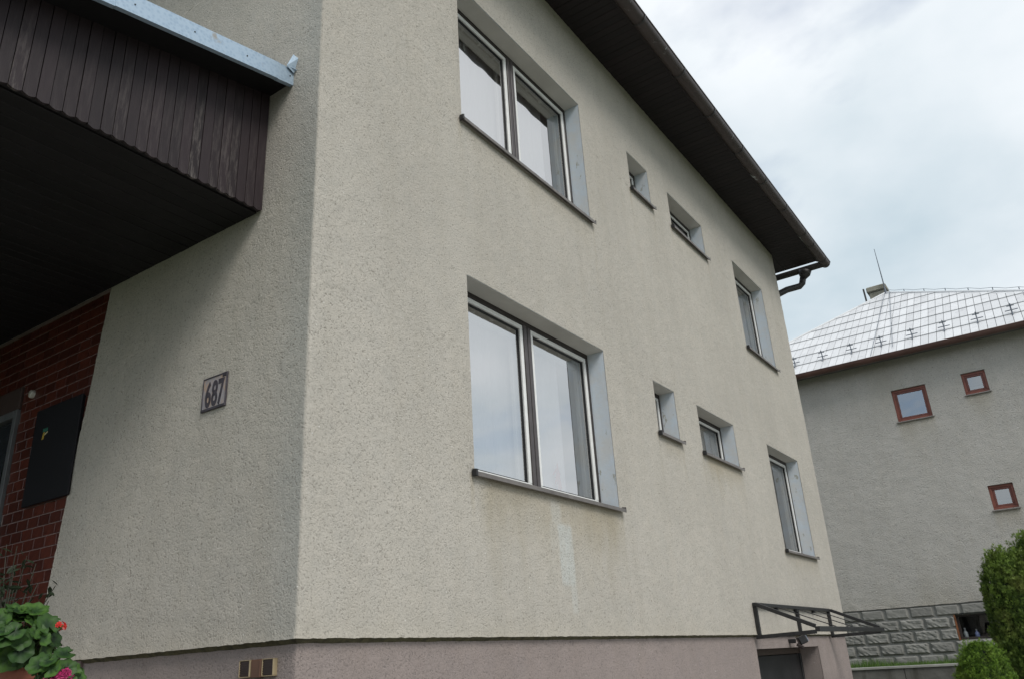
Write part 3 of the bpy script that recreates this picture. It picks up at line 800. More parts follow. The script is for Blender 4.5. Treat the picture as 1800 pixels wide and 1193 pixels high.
def cabinet():
    ya, yb, za, zb = 2.283, 2.900, 1.050, 1.765
    t = thing('wall_cabinet', 'flat black wall cabinet with green and yellow sticker on the red tiles', 'cabinet', (0, (ya+yb)/2, za))
    B(-.008, .008, ya+.01, yb-.01, za+.01, zb-.01).build('box', M_blackbox, t)
    B(-.024, -.0085, ya, yb, za, zb, c=.005).build('lid', M_blackbox, t)
    g = simple('green_sticker', (.02, .13, .09), .5, .1); y_ = simple('yellow_sticker', (.42, .28, .03), .5, .1)
    s = B(-.0265, -.0245, 2.695, 2.760, 1.575, 1.600).build('sticker', g, t)
    MB().prism([(2.762, 1.520), (2.738, 1.520), (2.728, 1.572), (2.750, 1.572)], 0, -.0265, -.0245).build('sticker', y_, t)
    MB().prism([(2.736, 1.545), (2.690, 1.560), (2.690, 1.572), (2.730, 1.560)], 0, -.0265, -.0245).build('sticker', simple('pale_sticker', (.5, .45, .25), .5), t)
cabinet()
tag(MB().lathe([(0, -.022), (.026, -.020), (.031, -.012), (.032, .006)], (0, 3.075, 1.945), 20, 'X').build('wall_disc', simple('cream_plastic', (.45, .43, .38), .5), None, smooth=True, at=(0, 3.075, 1.945)), 'small round cream disc on red tiles left of the black cabinet', 'disc')
def vents():
    cream = simple('cream_vent_frame', (.34, .27, .165), .5, .1); dk = simple('dark_vent_mesh', (.045, .028, .024), .6, .2); br = simple('brown_vent_block', (.115, .055, .032), .5, .15)
    za, zb = -.158, -.078
    for nm, ya, yb, lab in (('vent_cover', .418, .334, 'cream framed vent left of the brown block on the pink plinth'), ('vent_cover', .246, .160, 'cream framed vent right of the brown block, nearest the house corner')):
        t = thing('vent_cover', lab, 'vent', (.025, (ya+yb)/2, za), 'vents on the plinth')
        f = MB(); k = .006; f.box(.004, .03, yb, ya, za, za+k*.6, c=.002); f.box(.004, .03, yb, ya, zb-k*.6, zb, c=.002); f.box(.004, .03, yb, yb+k*1.5, za+k*.6, zb-k*.6, c=.002); f.box(.004, .03, ya-k*.5, ya, za+k*.6, zb-k*.6, c=.002)
        f.build('frame', cream, t)
        B(.012, .03, yb+k*1.5, ya-k*.5, za+k*.6, zb-k*.6).build('mesh_panel', dk, t)
        for i in range(6):
            zz = za+.011+i*.011; B(.008, .0119, yb+k*1.5, ya-k*.5, zz, zz+.005).build('louvre', dk, t)
    t = thing('vent_block', 'small brown block between the two cream framed vents', 'vent block', (.025, .29, za))
    B(.006, .03, .250, .330, za-.004, zb-.0, c=.003).build('panel', br, t); B(-.001, .006, .250, .262, za-.002, zb-.004, c=.002).build('ridge', br, t)
vents()

# ------------------------------------------------------------------ geraniums
def leaf_meshes():
    res_ = []
    for s in range(4):
        rr = random.Random(50+s); n = 26; v = [(0, 0, 0)]; tone = [.05]
        rings = ((.38, .25), (.72, .9), (1.0, .55))
        for ri, (q, tn) in enumerate(rings):
            for k in range(n):
                a = 2*math.pi*(k/n); notch = 1-.75*math.exp(-((a-math.pi)/.22)**2)*q if True else 1
                lob = 1+.07*math.cos(7*a+s)*q+.03*rr.uniform(-1, 1)*q
                rad = q*notch*lob
                v.append((rad*math.cos(a), rad*math.sin(a), .20*q*q+.07*q*math.cos(7*a+s+.6)+.02*rr.uniform(-1, 1))); tone.append(tn+rr.uniform(-.12, .12))
        f = [(0, 1+k, 1+(k+1) % n) for k in range(n)]
        for ri in range(2):
            for k in range(n): f.append((1+ri*n+k, 1+(ri+1)*n+k, 1+(ri+1)*n+(k+1) % n, 1+ri*n+(k+1) % n))
        me = bpy.data.meshes.new('leaf'); me.from_pydata(v, [], f); me.polygons.foreach_set('use_smooth', [True]*len(f))
        at_ = me.attributes.new('tone', 'FLOAT', 'POINT'); at_.data.foreach_set('value', tone)
        res_.append(me)
    return res_
M_leaf = foliage_mat('geranium_leaf', (.012, .036, .014), (.060, .140, .028), rough=.5, trans=.2, vary=True)
LEAVES = leaf_meshes()
for me in LEAVES: me.materials.append(M_leaf)
def flower_mesh(seed, colr, rad):
    rr = random.Random(seed); mb = MB()
    for k in range(16):
        a = rr.uniform(0, 2*math.pi); h = rr.uniform(-.2, 1); c = Vector((math.cos(a)*math.sqrt(1-h*h), math.sin(a)*math.sqrt(1-h*h), h))
        p = c*rad; t1 = c.orthogonal().normalized(); t2 = c.cross(t1)
        ph = rr.uniform(0, 6)
        for j in range(5):
            b = ph+j*2*math.pi/5; u = t1*math.cos(b)+t2*math.sin(b); w = t1*math.cos(b+1.57)+t2*math.sin(b+1.57); L_ = rad*.62
            mb.add([p, p+u*L_*.55+w*L_*.32+c*.004, p+u*L_+c*.002, p+u*L_*.55-w*L_*.32+c*.004], [(0, 1, 2, 3)])
    return mb.mesh('flower', colr)
M_red = simple('scarlet_petal', (.60, .035, .03), .6, .25, 60); M_mag = simple('magenta_petal', (.30, .008, .085), .6, .3, 60)
def geranium(label, base, pot_r, pot_h, crown_c, crown_r, n, seed, flowers, pot=True, leaf=(.032, .048)):
    rr = random.Random(seed)
    t = thing('potted_geranium', label, 'potted plant', base, 'geraniums on the parapet')
    bx, by, bz = base
    zt = bz+pot_h
    mb = MB().lathe([(0, 0), (pot_r*.72, 0), (pot_r*.94, pot_h*.80), (pot_r*1.06, pot_h*.80), (pot_r*1.08, pot_h), (pot_r*.96, pot_h), (pot_r*.93, pot_h*.85), (0, pot_h*.85)], (bx, by, bz), 32)
    mb.build('pot', M_terra, t, smooth=False)
    MB().lathe([(0, 0), (pot_r*.92, .004), (pot_r*.92, -.01)], (bx, by, zt-.012), 20).build('soil', M_soil, t)
    stems = MB(); C = Vector(crown_c)
    for k in range(n):
        a = rr.uniform(0, 2*math.pi); h = rr.uniform(-.8, 1); q = rr.uniform(.72, 1.0)
        u = Vector((math.cos(a)*math.sqrt(1-h*h), math.sin(a)*math.sqrt(1-h*h), h))
        p = C+Vector((u.x*crown_r[0], u.y*crown_r[1], u.z*crown_r[2]))*q
        nrm = (u*1.0+Vector((rr.uniform(-.35, .35), rr.uniform(-.35, .35), .55+rr.uniform(-.2, .3)))+Vector((-.12, -.35, 0))).normalized()
        qt = nrm.to_track_quat('Z', 'Y'); s = rr.uniform(*leaf)
        o = put('leaf', LEAVES[k % 4], t, p); o.rotation_mode = 'QUATERNION'
        from mathutils import Quaternion
        o.rotation_quaternion = qt @ Quaternion((0, 0, 1), rr.uniform(0, 6.28)); o.scale = (s, s, s)
        root = Vector((bx+rr.uniform(-.03, .03), by+rr.uniform(-.03, .03), zt-.01))
        stems.tube([root, (root+p)/2+Vector((0, 0, .03)), p-nrm*.004], [.004, .003, .002], 5)
    stems.build('stem', simple('green_stem', (.07, .11, .03), .6), t)
    for (p, mtl, rad, sd) in flowers:
        o = put('flower', flower_mesh(sd, mtl, rad), t, p)
        MB().tube([(bx, by, zt), ((bx+p[0])/2, (by+p[1])/2, (zt+p[2])/2+.03), p], .003, 5).build('flower_stem', simple('green_stem2', (.07, .11, .03), .6), t)
geranium('terracotta pot of broad leaved geranium with one small scarlet flower, further from viewer', (-1.135, .21, -.285), .100, .20, (-1.20, .20, .018), (.165, .17, .112), 105, 3, [((-1.10, .06, .050), M_red, .018, 4)])
geranium('lower geranium with magenta flower head, nearest the viewer at bottom left', (-1.19, -.055, -.285), .075, .115, (-1.15, -.085, -.105), (.085, .08, .06), 16, 8, [((-1.165, -.13, -.128), M_mag, .032, 6), ((-1.205, -.12, -.155), M_mag, .028, 7)], leaf=(.028, .042))
def shade_plant():
    rr = random.Random(21)
    t = thing('shade_plant', 'dim small leaved plant in shade against the red tiles at left edge', 'plant', (-.75, 1.30, -.32))
    MB().lathe([(0, 0), (.08, 0), (.11, .17), (.12, .2), (.1, .2), (0, .18)], (-.75, 1.30, -.32), 24).build('pot', M_terra, t)
    st = MB(); lf = []
    for k in range(16):
        a = rr.uniform(0, 6.28); r_ = rr.uniform(.05, .22); tip = Vector((-.75+math.cos(a)*r_, 1.30+math.sin(a)*r_, rr.uniform(.15, .62)))
        b = Vector((-.75, 1.30, -.13)); md = (b+tip)/2+Vector((rr.uniform(-.04, .04), rr.uniform(-.04, .04), .03)); st.tube([b, md, tip], [.005, .004, .002], 5)
        for j in range(9):
            s = rr.uniform(.35, 1); p = b.lerp(tip, s)+Vector([rr.uniform(-.04, .04) for _ in range(3)]); lf.append(p)
    st.build('stem', simple('dark_stem', (.03, .03, .02), .7), t)
    mesh = bpy.data.meshes.new('leaf'); mesh.from_pydata([(-1, 0, 0), (-.3, .42, .08), (.5, .3, .05), (1, 0, -.1), (.5, -.3, .05), (-.3, -.42, .08)], [], [(0, 1, 2, 3), (0, 3, 4, 5)])
    at_ = mesh.attributes.new('tone', 'FLOAT', 'POINT'); at_.data.foreach_set('value', [.2, .1, .3, .4, .3, .1]); mesh.materials.append(foliage_mat('shade_leaf', (.012, .022, .010), (.03, .05, .02)))
    for p in lf:
        o = put('leaf', mesh, t, p); o.rotation_euler = (rr.uniform(-1, 1), rr.uniform(-1, 1), rr.uniform(0, 6.28)); s = rr.uniform(.018, .034); o.scale = (s, s, s)
shade_plant()

# ------------------------------------------------------------------ canopy over the basement door
def door_canopy():
    t = thing('door_canopy', 'open black steel frame canopy over the basement door at far end of house', 'canopy', (8.1, 0, -.03))
    xa, xb, zt, zb, yf = 6.53, 9.66, .318, -.005, -.675
    h = .02
    def bar(name, p, q, s=h):
        p, q = Vector(p), Vector(q); dd = q-p; L_ = dd.length
        T = Matrix.Translation((p+q)/2) @ dd.to_track_quat('X', 'Z').to_matrix().to_4x4()
        return MB().box(-L_/2, L_/2, -s, s, -s, s, c=.003, T=T).build(name, M_steel, t)
    bar('wall_bar', (xa, -.028, zt), (xb, -.028, zt))
    for x in (xa+.03, 8.13, xb-.03): bar('upright', (x, -.026, zt-.021), (x, -.026, zb-.02))
    for x in (xa, xb):
        bar('rafter', (x, -.05, zt-.002), (x, yf+.022, zb+.052)); bar('side_bar', (x+.001, .0, zb-.02), (x+.001, yf+.022, zb-.004))
    bar('front_beam', (xa-.02, yf, zb+.022), (xb+.05, yf, zb+.022), .026)
    for x in (7.30, 8.08, 8.87): MB().tube([(x, -.05, zt-.018), (x, yf, zb+.05)], .006, 6).build('rod', M_steel, t)
    for x in (7.30, 8.08, 8.87): MB().box(x-.02, x+.02, -.05, -.006, zt-.05, zt-.021, c=.003).build('rod_clip', M_steel, t)
    l = thing('flood_lamp', 'small black flood lamp with pale glass above the basement door', 'lamp', (7.76, .02, -.09))
    B(7.735, 7.785, -.05, .03, -.10, -.05, c=.004).build('bracket', M_steel, l)
    T = Matrix.Translation((7.80, -.12, -.068)) @ Euler((R(-20), 0, R(24))).to_matrix().to_4x4()
    MB().box(-.10, .10, -.05, .05, -.045, .045, c=.012, T=T).build('housing', M_steel, l)
    MB().box(-.085, .085, -.056, -.0505, -.034, .034, c=.002, T=T).build('lens', simple('lamp_glass', (.35, .42, .52), .15), l)
    T2 = Matrix.Translation((7.72, -.10, -.130)) @ Euler((R(30), 0, 0)).to_matrix().to_4x4()
    MB().box(-.022, .022, -.05, .03, -.018, .018, c=.006, T=T2).build('sensor', simple('rust_black', (.03, .02, .018), .6), l)
door_canopy()

# ------------------------------------------------------------------ neighbour house
XN = 19.0
def neighbour():
    nh = thing('neighbour_house', 'grey roughcast neighbour house with white metal hip roof and stone block base', 'house', (XN, -.2, -.65))
    at = wloc(nh); YL, YR = 5.15, -5.6
    ZST, ZTOP = .625, 6.72
    wins_ = [(-1.040, -.235, 4.990, 5.812), (-2.378, -1.855, 5.328, 5.866), (-2.282, -1.768, 2.560, 3.120)]
    ey = np.array([v for w_ in wins_ for v in w_[:2]]); ez = np.array([v for w_ in wins_ for v in w_[2:]])
    ys = np.linspace(YR, YL, 220); ys = np.sort(np.concatenate([ys[[np.min(np.abs(q-ey)) > .02 for q in ys]], ey]))
    zs = np.linspace(ZST, ZTOP, 150); zs = np.concatenate([zs[[np.min(np.abs(q-ez)) > .018 for q in zs]], ez])
    zs = np.sort(zs)
    zs = zs[np.concatenate([[True], np.diff(zs) > .0075])]; zs = np.unique(zs)
    YY, ZZ = np.meshgrid(ys, zs)
    dsp = .012*blur(rng.random(YY.shape), 1)+.02*(fnoise(YY, ZZ, 71, 1.5, 3)-.5)
    for a, b, c, e in wins_:
        dist = np.maximum(np.maximum(a-YY, YY-b), np.maximum(c-ZZ, ZZ-e)); dsp = np.where(np.abs(dist) < .06, .002, dsp)
    zj = np.where(ZZ == ZST, .02*(fnoise(YY, ZZ, 72, 5, 3)-.5), 0)
    V = np.stack([XN-dsp, YY, ZZ+zj], -1)
    keep = np.ones((len(zs)-1, len(ys)-1), bool); yc, zc = (ys[:-1]+ys[1:])/2, (zs[:-1]+zs[1:])/2
    for a, b, c, e in wins_: keep &= ~(((zc > c) & (zc < e))[:, None] & ((yc > a) & (yc < b))[None, :])
    st = np.zeros(YY.shape); nn = fnoise(YY, ZZ*.2, 77, 6, 4)
    for a, b, c, e in wins_:
        st = np.maximum(st, .75*sm(YY, a-.08, a+.04)*(1-sm(YY, b-.04, b+.08))*np.exp(-np.clip(c-ZZ, 0, 9)/(.10+.35*nn))*(ZZ < c))
    st = np.maximum(st, .35*np.exp(-(ZZ-ZST)/.25)*nn+.30*np.clip(fnoise(YY, ZZ*.4, 79, .8, 4)-.45, 0, 1)*2)
    put('wall', grid_mesh('wall', V, keep, M_nwall, at, dict(stain=np.clip(st, 0, 1))), nh, at)
    mb = MB(); mb.box(XN+.02, XN+10.5, YL-.02, YL, -.7, ZTOP); mb.box(XN+.02, XN+10.5, YR, YR+.02, -.7, ZTOP); mb.box(XN+10.48, XN+10.5, YR+.02, YL-.02, -.7, ZTOP)
    mb.build('side_wall', M_nwall, nh)
    B(XN+.9, XN+.95, YR+.03, YL-.03, -.6, ZTOP-.05).build('inner_wall', simple('dim_interior', (.03, .03, .035), .9), nh)
    redw = simple('red_brown_window_wood', (.20, .060, .040), .45, .2, 10, bump=.0006); redd = simple('red_brown_window_inner', (.14, .042, .030), .45, .2, 10)
    for i, (a, b, c, e) in enumerate(wins_):
        k = .062; y0, y1 = XN+.055, XN+.12
        mb = MB(); mb.box(y0, y1, a, b, e-k, e, c=.006); mb.box(y0, y1, a, b, c, c+k, c=.006); mb.box(y0, y1, a, a+k, c+k, e-k, c=.006); mb.box(y0, y1, b-k, b, c+k, e-k, c=.006)
        w = mb.build('window', redw, nh)
        a2, b2, c2, e2 = a+k, b-k, c+k, e-k; k2 = .05
        mb = MB(); mb.box(y0+.015, y1, a2, b2, e2-k2, e2, c=.006); mb.box(y0+.015, y1, a2, b2, c2, c2+k2, c=.006); mb.box(y0+.015, y1, a2, a2+k2, c2+k2, e2-k2, c=.006); mb.box(y0+.015, y1, b2-k2, b2, c2+k2, e2-k2, c=.006)
        mb.build('sash', redd, w)
        B(y0+.035, y0+.040, a2+k2-.004, b2-k2+.004, c2+k2-.004, e2-k2+.004).build('pane', M_nglass, w)
        mb = MB(); mb.box(XN-.002, y1, a-.03, a, c-.03, e+.03); mb.box(XN-.002, y1, b, b+.03, c-.03, e+.03); mb.box(XN-.002, y1, a, b, e, e+.03); mb.box(XN+.03, y1, a, b, c-.03, c); mb.v = [(max(x, XN+.002), y, z) for x, y, z in mb.v]
        mb.build('reveal', M_nwall, w)
        MB().prism([(XN+.056, c+.012), (XN-.045, c-.022), (XN-.045, c-.040), (XN+.056, c-.012)], 1, a-.03, b+.03).v
        s = MB(); s.add([(x, y, z) for y in (a-.03, b+.03) for x, z in ((XN+.056, c+.010), (XN-.045, c-.018), (XN-.045, c-.036), (XN+.056, c-.010))], [(0, 1, 2, 3), (7, 6, 5, 4), (0, 4, 5, 1), (1, 5, 6, 2), (2, 6, 7, 3), (3, 7, 4, 0)])
        s.build('sill', M_sill, w)
        if i: B(y1+.12, y1+.13, a-.1, b+.1, c-.2, c+(e-c)*.42).build('blind', simple('pale_blind', (.16, .16, .17), .9), w)
    # basement of split-faced blocks
    BW = (-1.15, -.425, -.165, .375)          # basement window y0 y1 z0 z1
    bed = MB()
    for (a, b, c, e) in ((YR, BW[0], -.75, ZST-.004), (BW[1], YL, -.75, ZST-.004), (BW[0], BW[1], BW[3], ZST-.004), (BW[0], BW[1], -.75, BW[2])): bed.box(XN+.03, XN+.06, a, b, c, e)
    base = bed.build('stone_base', simple('dark_mortar', (.24, .235, .22), .95, .2, 10), nh)
    stone = Mat('split_faced_block'); rd = stone.objrand(); c0 = stone.mix(rd, (.24, .235, .22), (.30, .295, .275)); n_ = stone.noise(9, 6, .65)
    stone.col(stone.mix(stone.ramp(n_, .3, .7), stone.mix(1.0, c0, (.78, .78, .77), 'MULTIPLY'), c0)).rough(.95).spec(.2).bump(stone.noise(22, 5), .007)
    bh, bw = .262, .545
    cache = {}
    def block(w_, h_, var, flat):
        key = (round(w_, 2), round(h_, 2), var, flat)
        if key in cache: return cache[key]
        rr = np.random.default_rng(var*7+3); nx_, nz_ = max(4, int(w_/.05)), 6
        Y = np.linspace(-w_/2, w_/2, nx_+1); Z = np.linspace(-h_/2, h_/2, nz_+1); YY, ZZ = np.meshgrid(Y, Z)
        ed = np.minimum(w_/2-np.abs(YY), h_/2-np.abs(ZZ))
        inner = ed > .035
        X = np.where(ed < .001, .02, -.012)
        X = np.where(inner, -.024-(.008 if flat else .024)*rr.random(YY.shape), X)
        V = np.stack([X, YY, ZZ], -1)
        me = grid_mesh('block', V, np.ones((nz_, nx_), bool), stone.m, (0, 0, 0)); me.polygons.foreach_set('use_smooth', [False]*len(me.polygons))
        cache[key] = me; return me
    rr = random.Random(2)
    for row in range(5):
        z1 = ZST-.012-row*bh; z0 = z1-bh+.012; y = YL-(0 if row % 2 else .27)
        while y > -3.6:
            y1_, y0_ = min(y, YL), y-bw+.012; y -= bw
            segs = [(y0_, y1_)]
            zm = (z0+z1)/2
            if BW[2]-.02 < zm < BW[3]+.0:
                segs = [(max(s0, BW[1]+.005), s1) for s0, s1 in segs if s1 > BW[1]+.06]+[(s0, min(s1, BW[0]-.005)) for s0, s1 in segs if s0 < BW[0]-.06]
            for s0, s1 in segs:
                if s1-s0 < .08: continue
                put('block', block(s1-s0, z1-z0, rr.randrange(4), row in (0, 4)), base, (XN+.02, (s0+s1)/2, (z0+z1)/2))
    # basement window
    a, b, c, e = BW; k = .05
    mb = MB(); mb.box(XN+.09, XN+.15, a, b, e-k, e, c=.004); mb.box(XN+.09, XN+.15, a, b, c, c+k, c=.004); mb.box(XN+.09, XN+.15, a, a+k, c+k, e-k, c=.004); mb.box(XN+.09, XN+.15, b-k, b, c+k, e-k, c=.004)
    w = mb.build('basement_window', simple('dark_basement_frame', (.03, .022, .02), .6), nh)
    mb = MB(); mb.box(XN+.0, XN+.15, b, b+.03, c, e); mb.box(XN+.0, XN+.15, a-.03, a, c, e); mb.build('reveal', simple('orange_stained_reveal', (.20, .075, .03), .8, .7, 9), w)
    mb = MB(); mb.box(XN+.01, XN+.15, a, b, e, e+.03); mb.build('head', M_black, w)
    B(XN+.115, XN+.119, a+k-.003, b-k+.003, c+k-.003, e-k+.003).build('pane', glass_mat('basement_glass', 1.6), w)
    for yy, colr, h_, lab in ((-.53, (.30, .32, .33), .20, 'pale white bottle at left behind neighbour basement window'), (-.76, (.15, .18, .34), .16, 'blue and white bottle behind neighbour basement window')):
        o = thing('bottle', lab, 'bottle', (XN+.22, yy, c+.02))
        mt = simple('bottle_plastic', colr, .4)
        MB().lathe([(0, 0), (.045, 0), (.048, .02), (.048, h_*.6), (.03, h_*.8), (.016, h_*.86), (.016, h_)], (XN+.22, yy, c+.02), 14).build('body', mt, o, smooth=True)
        MB().lathe([(.019, 0), (.019, .03), (0, .03)], (XN+.22, yy, c+.02+h_), 12).build('lid', simple('white_lid', (.35, .35, .36), .4), o)
    B(XN+.16, XN+.5, a-.2, b+.2, c-.02, c+.018).build('inner_sill', M_inner, w)
    # ---- eaves, gutter
    XE = 18.56; yl, yr = 5.56, -6.02; ZE = 6.61
    B(XE+.05, XN+.05, yr, yl, 6.675, 6.71).build('soffit', simple('grey_soffit', (.10, .09, .085), .8), nh)
    rg = .105; n = 12; zc_ = 6.575
    g = MB(); vs_ = []
    for y in (yr, yl):
        for q in (rg, rg-.005):
            for k_ in range(n+1):
                an = math.pi*k_/n; vs_.append((XE-.01+math.cos(an)*q, y, zc_-math.sin(an)*q+.05))
    f = []
    for k_ in range(n):
        f.append((k_, k_+1, 2*(n+1)+k_+1, 2*(n+1)+k_)); f.append((n+1+k_, n+2+k_, 3*(n+1)+k_+1, 3*(n+1)+k_))
    g.add(vs_, f); g.tube([(XE-.01-rg, yr, zc_+.055), (XE-.01-rg, yl, zc_+.055)], .012, 8)
    gu = g.build('gutter', simple('copper_brown_gutter', (.105, .052, .042), .4, .2, 3), nh, smooth=True)
    # ---- hip roof of metal sheets
    AP = Vector((23.62, -.16, 10.23)); E0, E1 = Vector((XE, yl, ZE+.04)), Vector((XE, yr, ZE+.04))
    bx = XE+2*(AP.x-XE)
    rb = MB(); dz = Vector((0, 0, -.035))
    Q = [E0+dz, E1+dz, Vector((bx, yr, ZE))+dz, Vector((bx, yl, ZE))+dz, AP+dz]
    rb.add(Q, [(0, 1, 4), (1, 2, 4), (2, 3, 4), (3, 0, 4), (0, 3, 2, 1)])
    roof = rb.build('roof', simple('roof_underlay', (.15, .145, .15), .7, .2, 4), nh)
    ex = Vector((0, -1, 0)); mid = (E0+E1)/2; sv = (AP-Vector((XE, AP.y, ZE+.04))); SL = sv.length; sv.normalize(); nrm = ex.cross(sv).normalized()
    if nrm.z < 0: nrm = -nrm
    M = Mat('white_roof_sheet'); rd = M.objrand(); c0 = M.mix(rd, (.57, .575, .585), (.69, .695, .705)); M.col(M.mix(M.ramp(M.noise(5, 5), .55, .75), c0, M.mix(1.0, c0, (.80, .79, .80), 'MULTIPLY'))).rough(.38).metal(.0).bump(M.noise(12, 3), .004)
    rows = 8; rh = SL/rows; cw_ = .188; Lw = (E0-E1).length
    O = Vector((XE, yl, ZE+.04)); apu = (yl-AP.y)
    def clip(poly, nx_, ny_, c_):
        outp = []
        for i in range(len(poly)):
            p, q = poly[i], poly[(i+1) % len(poly)]; dp, dq = nx_*p[0]+ny_*p[1]-c_, nx_*q[0]+ny_*q[1]-c_
            if dp >= 0: outp.append(p)
            if dp*dq < 0: t_ = dp/(dp-dq); outp.append((p[0]+(q[0]-p[0])*t_, p[1]+(q[1]-p[1])*t_))
        return outp
    for r_ in range(rows):
        v0, v1 = r_*rh+.004, (r_+1)*rh-.014
        ncol = int(Lw/cw_)+1
        for c_ in range(ncol):
            u0, u1 = c_*cw_+.0055, (c_+1)*cw_-.0055
            if O.y-u1 > 3.4 or O.y-u0 < -5.2: continue                     # hidden by the near house
            poly = [(u0, v0), (u1, v0), (u1, v1), (u0, v1)]
            # left hip: v <= u*SL/apu ; right hip: v <= (Lw-u)*SL/(Lw-apu)
            poly = clip(poly, SL/apu, -1, .03); poly = clip(poly, -SL/(Lw-apu), -1, -Lw*SL/(Lw-apu)+.03) if poly else poly
            if len(poly) < 3: continue
            um = (u0+u1)/2
            def P(u, v, h):
                return O+ex*u+sv*v+nrm*h
            top_ = []
            for u, v in poly:
                h = .030-.020*(v-v0)/(v1-v0)
                top_.append(P(u, v, h))
            bot = [P(u, v, -.02) for u, v in poly]; k_ = len(poly)
            mb = MB(); mb.add(top_+bot, [tuple(range(k_))]+[(i, (i+1) % k_, k_+(i+1) % k_, k_+i) for i in range(k_)])
            mb.build('roof_sheet', M.m, roof)
    M_dk = simple('grey_steel_guard', (.10, .12, .15), .5)
    # hip caps
    for Ee in (E0, E1):
        MB().tube([Ee+nrm*.03, AP+Vector((0, 0, .03))], .035, 8).build('hip_cap', M.m, roof)
    # snow guards
    y = yl-1.56+.0
    k_ = 0
    u = apu-.16*0-.0
    gm = None
    for i in range(-7, 7):
        u = apu+.10+i*.757
        if O.y-u > 3.2 or u > Lw-1.2: continue
        v = rh*1.02
        mb = MB(); P = lambda uu, vv, hh: O+ex*(u+uu)+sv*(v+vv)+nrm*hh
        mb.tube([P(0, -.15, .03), P(0, .05, .05), P(0, .06, .26)], .014, 6)
        mb.tube([P(0, -.04, .04), P(0, .06, .18)], .010, 6)
        mb.tube([P(-.14, .06, .09), P(.14, .06, .09)], .011, 6); mb.tube([P(-.08, .06, .20), P(.08, .06, .20)], .011, 6)
        mb.build('snow_guard', M_dk, roof)
    # lightning wire on its holders along the right-hand hip and down the slope
    wm = MB(); hipd = (E1-AP)
    prev = None
    for i in range(11):
        p = AP+hipd*(i/10*.98)+Vector((0, 0, .14)); 
        if prev is not None: wm.tube([prev, (prev+p)/2-Vector((0, 0, .03)), p], .006, 5)
        wm.tube([p, p-Vector((0, 0, .16))], .012, 5); prev = p
    q0 = AP+nrm*.05+Vector((0, 0, .02)); q1 = O+ex*(apu-.12)+nrm*.06
    wm.tube([q0, q1], .007, 5); wm.tube([AP+ex*.12+nrm*.05, O+ex*(apu+.40)+sv*.3+nrm*.06], .007, 5)
    wm.build('lightning_wire', M_dk, roof)
    # chimney behind the apex
    cx, cy_, cz = 23.95, .10, 9.75
    ch = MB(); ch.box(cx-.24, cx+.24, cy_-.24, cy_+.24, cz-.3, 10.43, c=.02)
    cm = simple('chimney_render', (.24, .23, .19), .95, .25, 5, bump=.008, bscale=20)
    cho = ch.build('chimney', cm, nh)
    MB().box(cx-.29, cx+.29, cy_-.30, cy_+.30, 10.433, 10.62, c=.03).build('cap', cm, cho)
    MB().box(cx-.10, cx+.10, cy_-.10, cy_+.10, 10.622, 10.68, c=.02).build('flue', cm, cho)
    p0 = Vector((23.60, -.165, 10.22))
    MB().tube([p0, p0+Vector((0, 0, .22)), p0+Vector((.0, .02, 1.62))], [.05, .02, .008], 8).build('lightning_rod', M_dk, nh)
    MB().tube([(23.72, .46, 9.80), (23.72, .48, 10.62)], .028, 8).build('vent_pipe', M_steel, nh)
neighbour()

# ------------------------------------------------------------------ retaining wall and grass before the neighbour
cm = Mat('stained_concrete'); cc = cm.ramp(cm.noise(2.2, 6, .65), .3, .7, (.085, .08, .072), (.17, .165, .15)); cc = cm.mix(cm.ramp(cm.noise(1.5, 5, .6, stretch=(3, 3, .5)), .5, .7), cc, (.07, .066, .055)); cm.col(cc).rough(.95).bump(cm.noise(18, 5), .01)
rw = thing('retaining_wall', 'low stained concrete retaining wall below the grass strip of the neighbour house', 'wall', (17.5, 0, -2.15))
for a, b in ((-14, -5.01), (-5, .595), (.605, 6.0), (6.01, 14)):
    B(17.36, 17.56, a, b, -2.2, -.665, c=.012).build('wall_panel', cm.m, rw)
B(17.33, 17.59, -14, 14, -.664, -.612, c=.008).build('coping', simple('pale_coping', (.30, .295, .27), .9, .15, 5), rw)
def grass():
    r = np.random.default_rng(4); n = 9000
    x = r.uniform(17.6, 18.98, n); y = r.uniform(-6, 4, n); h = r.uniform(.03, .10, n)*(1+1.2*(fnoise(x, y, 90, 1.3, 2) > .62))
    a = r.uniform(0, 6.28, n); lean = r.uniform(0, .05, n); w = .006
    z = -.65
    v = np.zeros((n, 3, 3)); v[:, 0] = np.stack([x-w*np.cos(a), y-w*np.sin(a), np.full(n, z)], -1); v[:, 1] = np.stack([x+w*np.cos(a), y+w*np.sin(a), np.full(n, z)], -1)
    b = r.uniform(0, 6.28, n); v[:, 2] = np.stack([x+lean*np.cos(b), y+lean*np.sin(b), z+h+.03], -1)
    me = bpy.data.meshes.new('grass'); me.from_pydata(v.reshape(-1, 3).tolist(), [], np.arange(3*n).reshape(-1, 3).tolist())
    at_ = me.attributes.new('tone', 'FLOAT', 'POINT'); at_.data.foreach_set('value', np.repeat(r.random(n), 3).astype(np.float32))
    me.materials.append(foliage_mat('grass_blade', (.05, .10, .02), (.14, .24, .05), trans=.3))
    tag(put('grass', me), 'strip of green grass above the retaining wall', 'grass', kind='stuff')
grass()

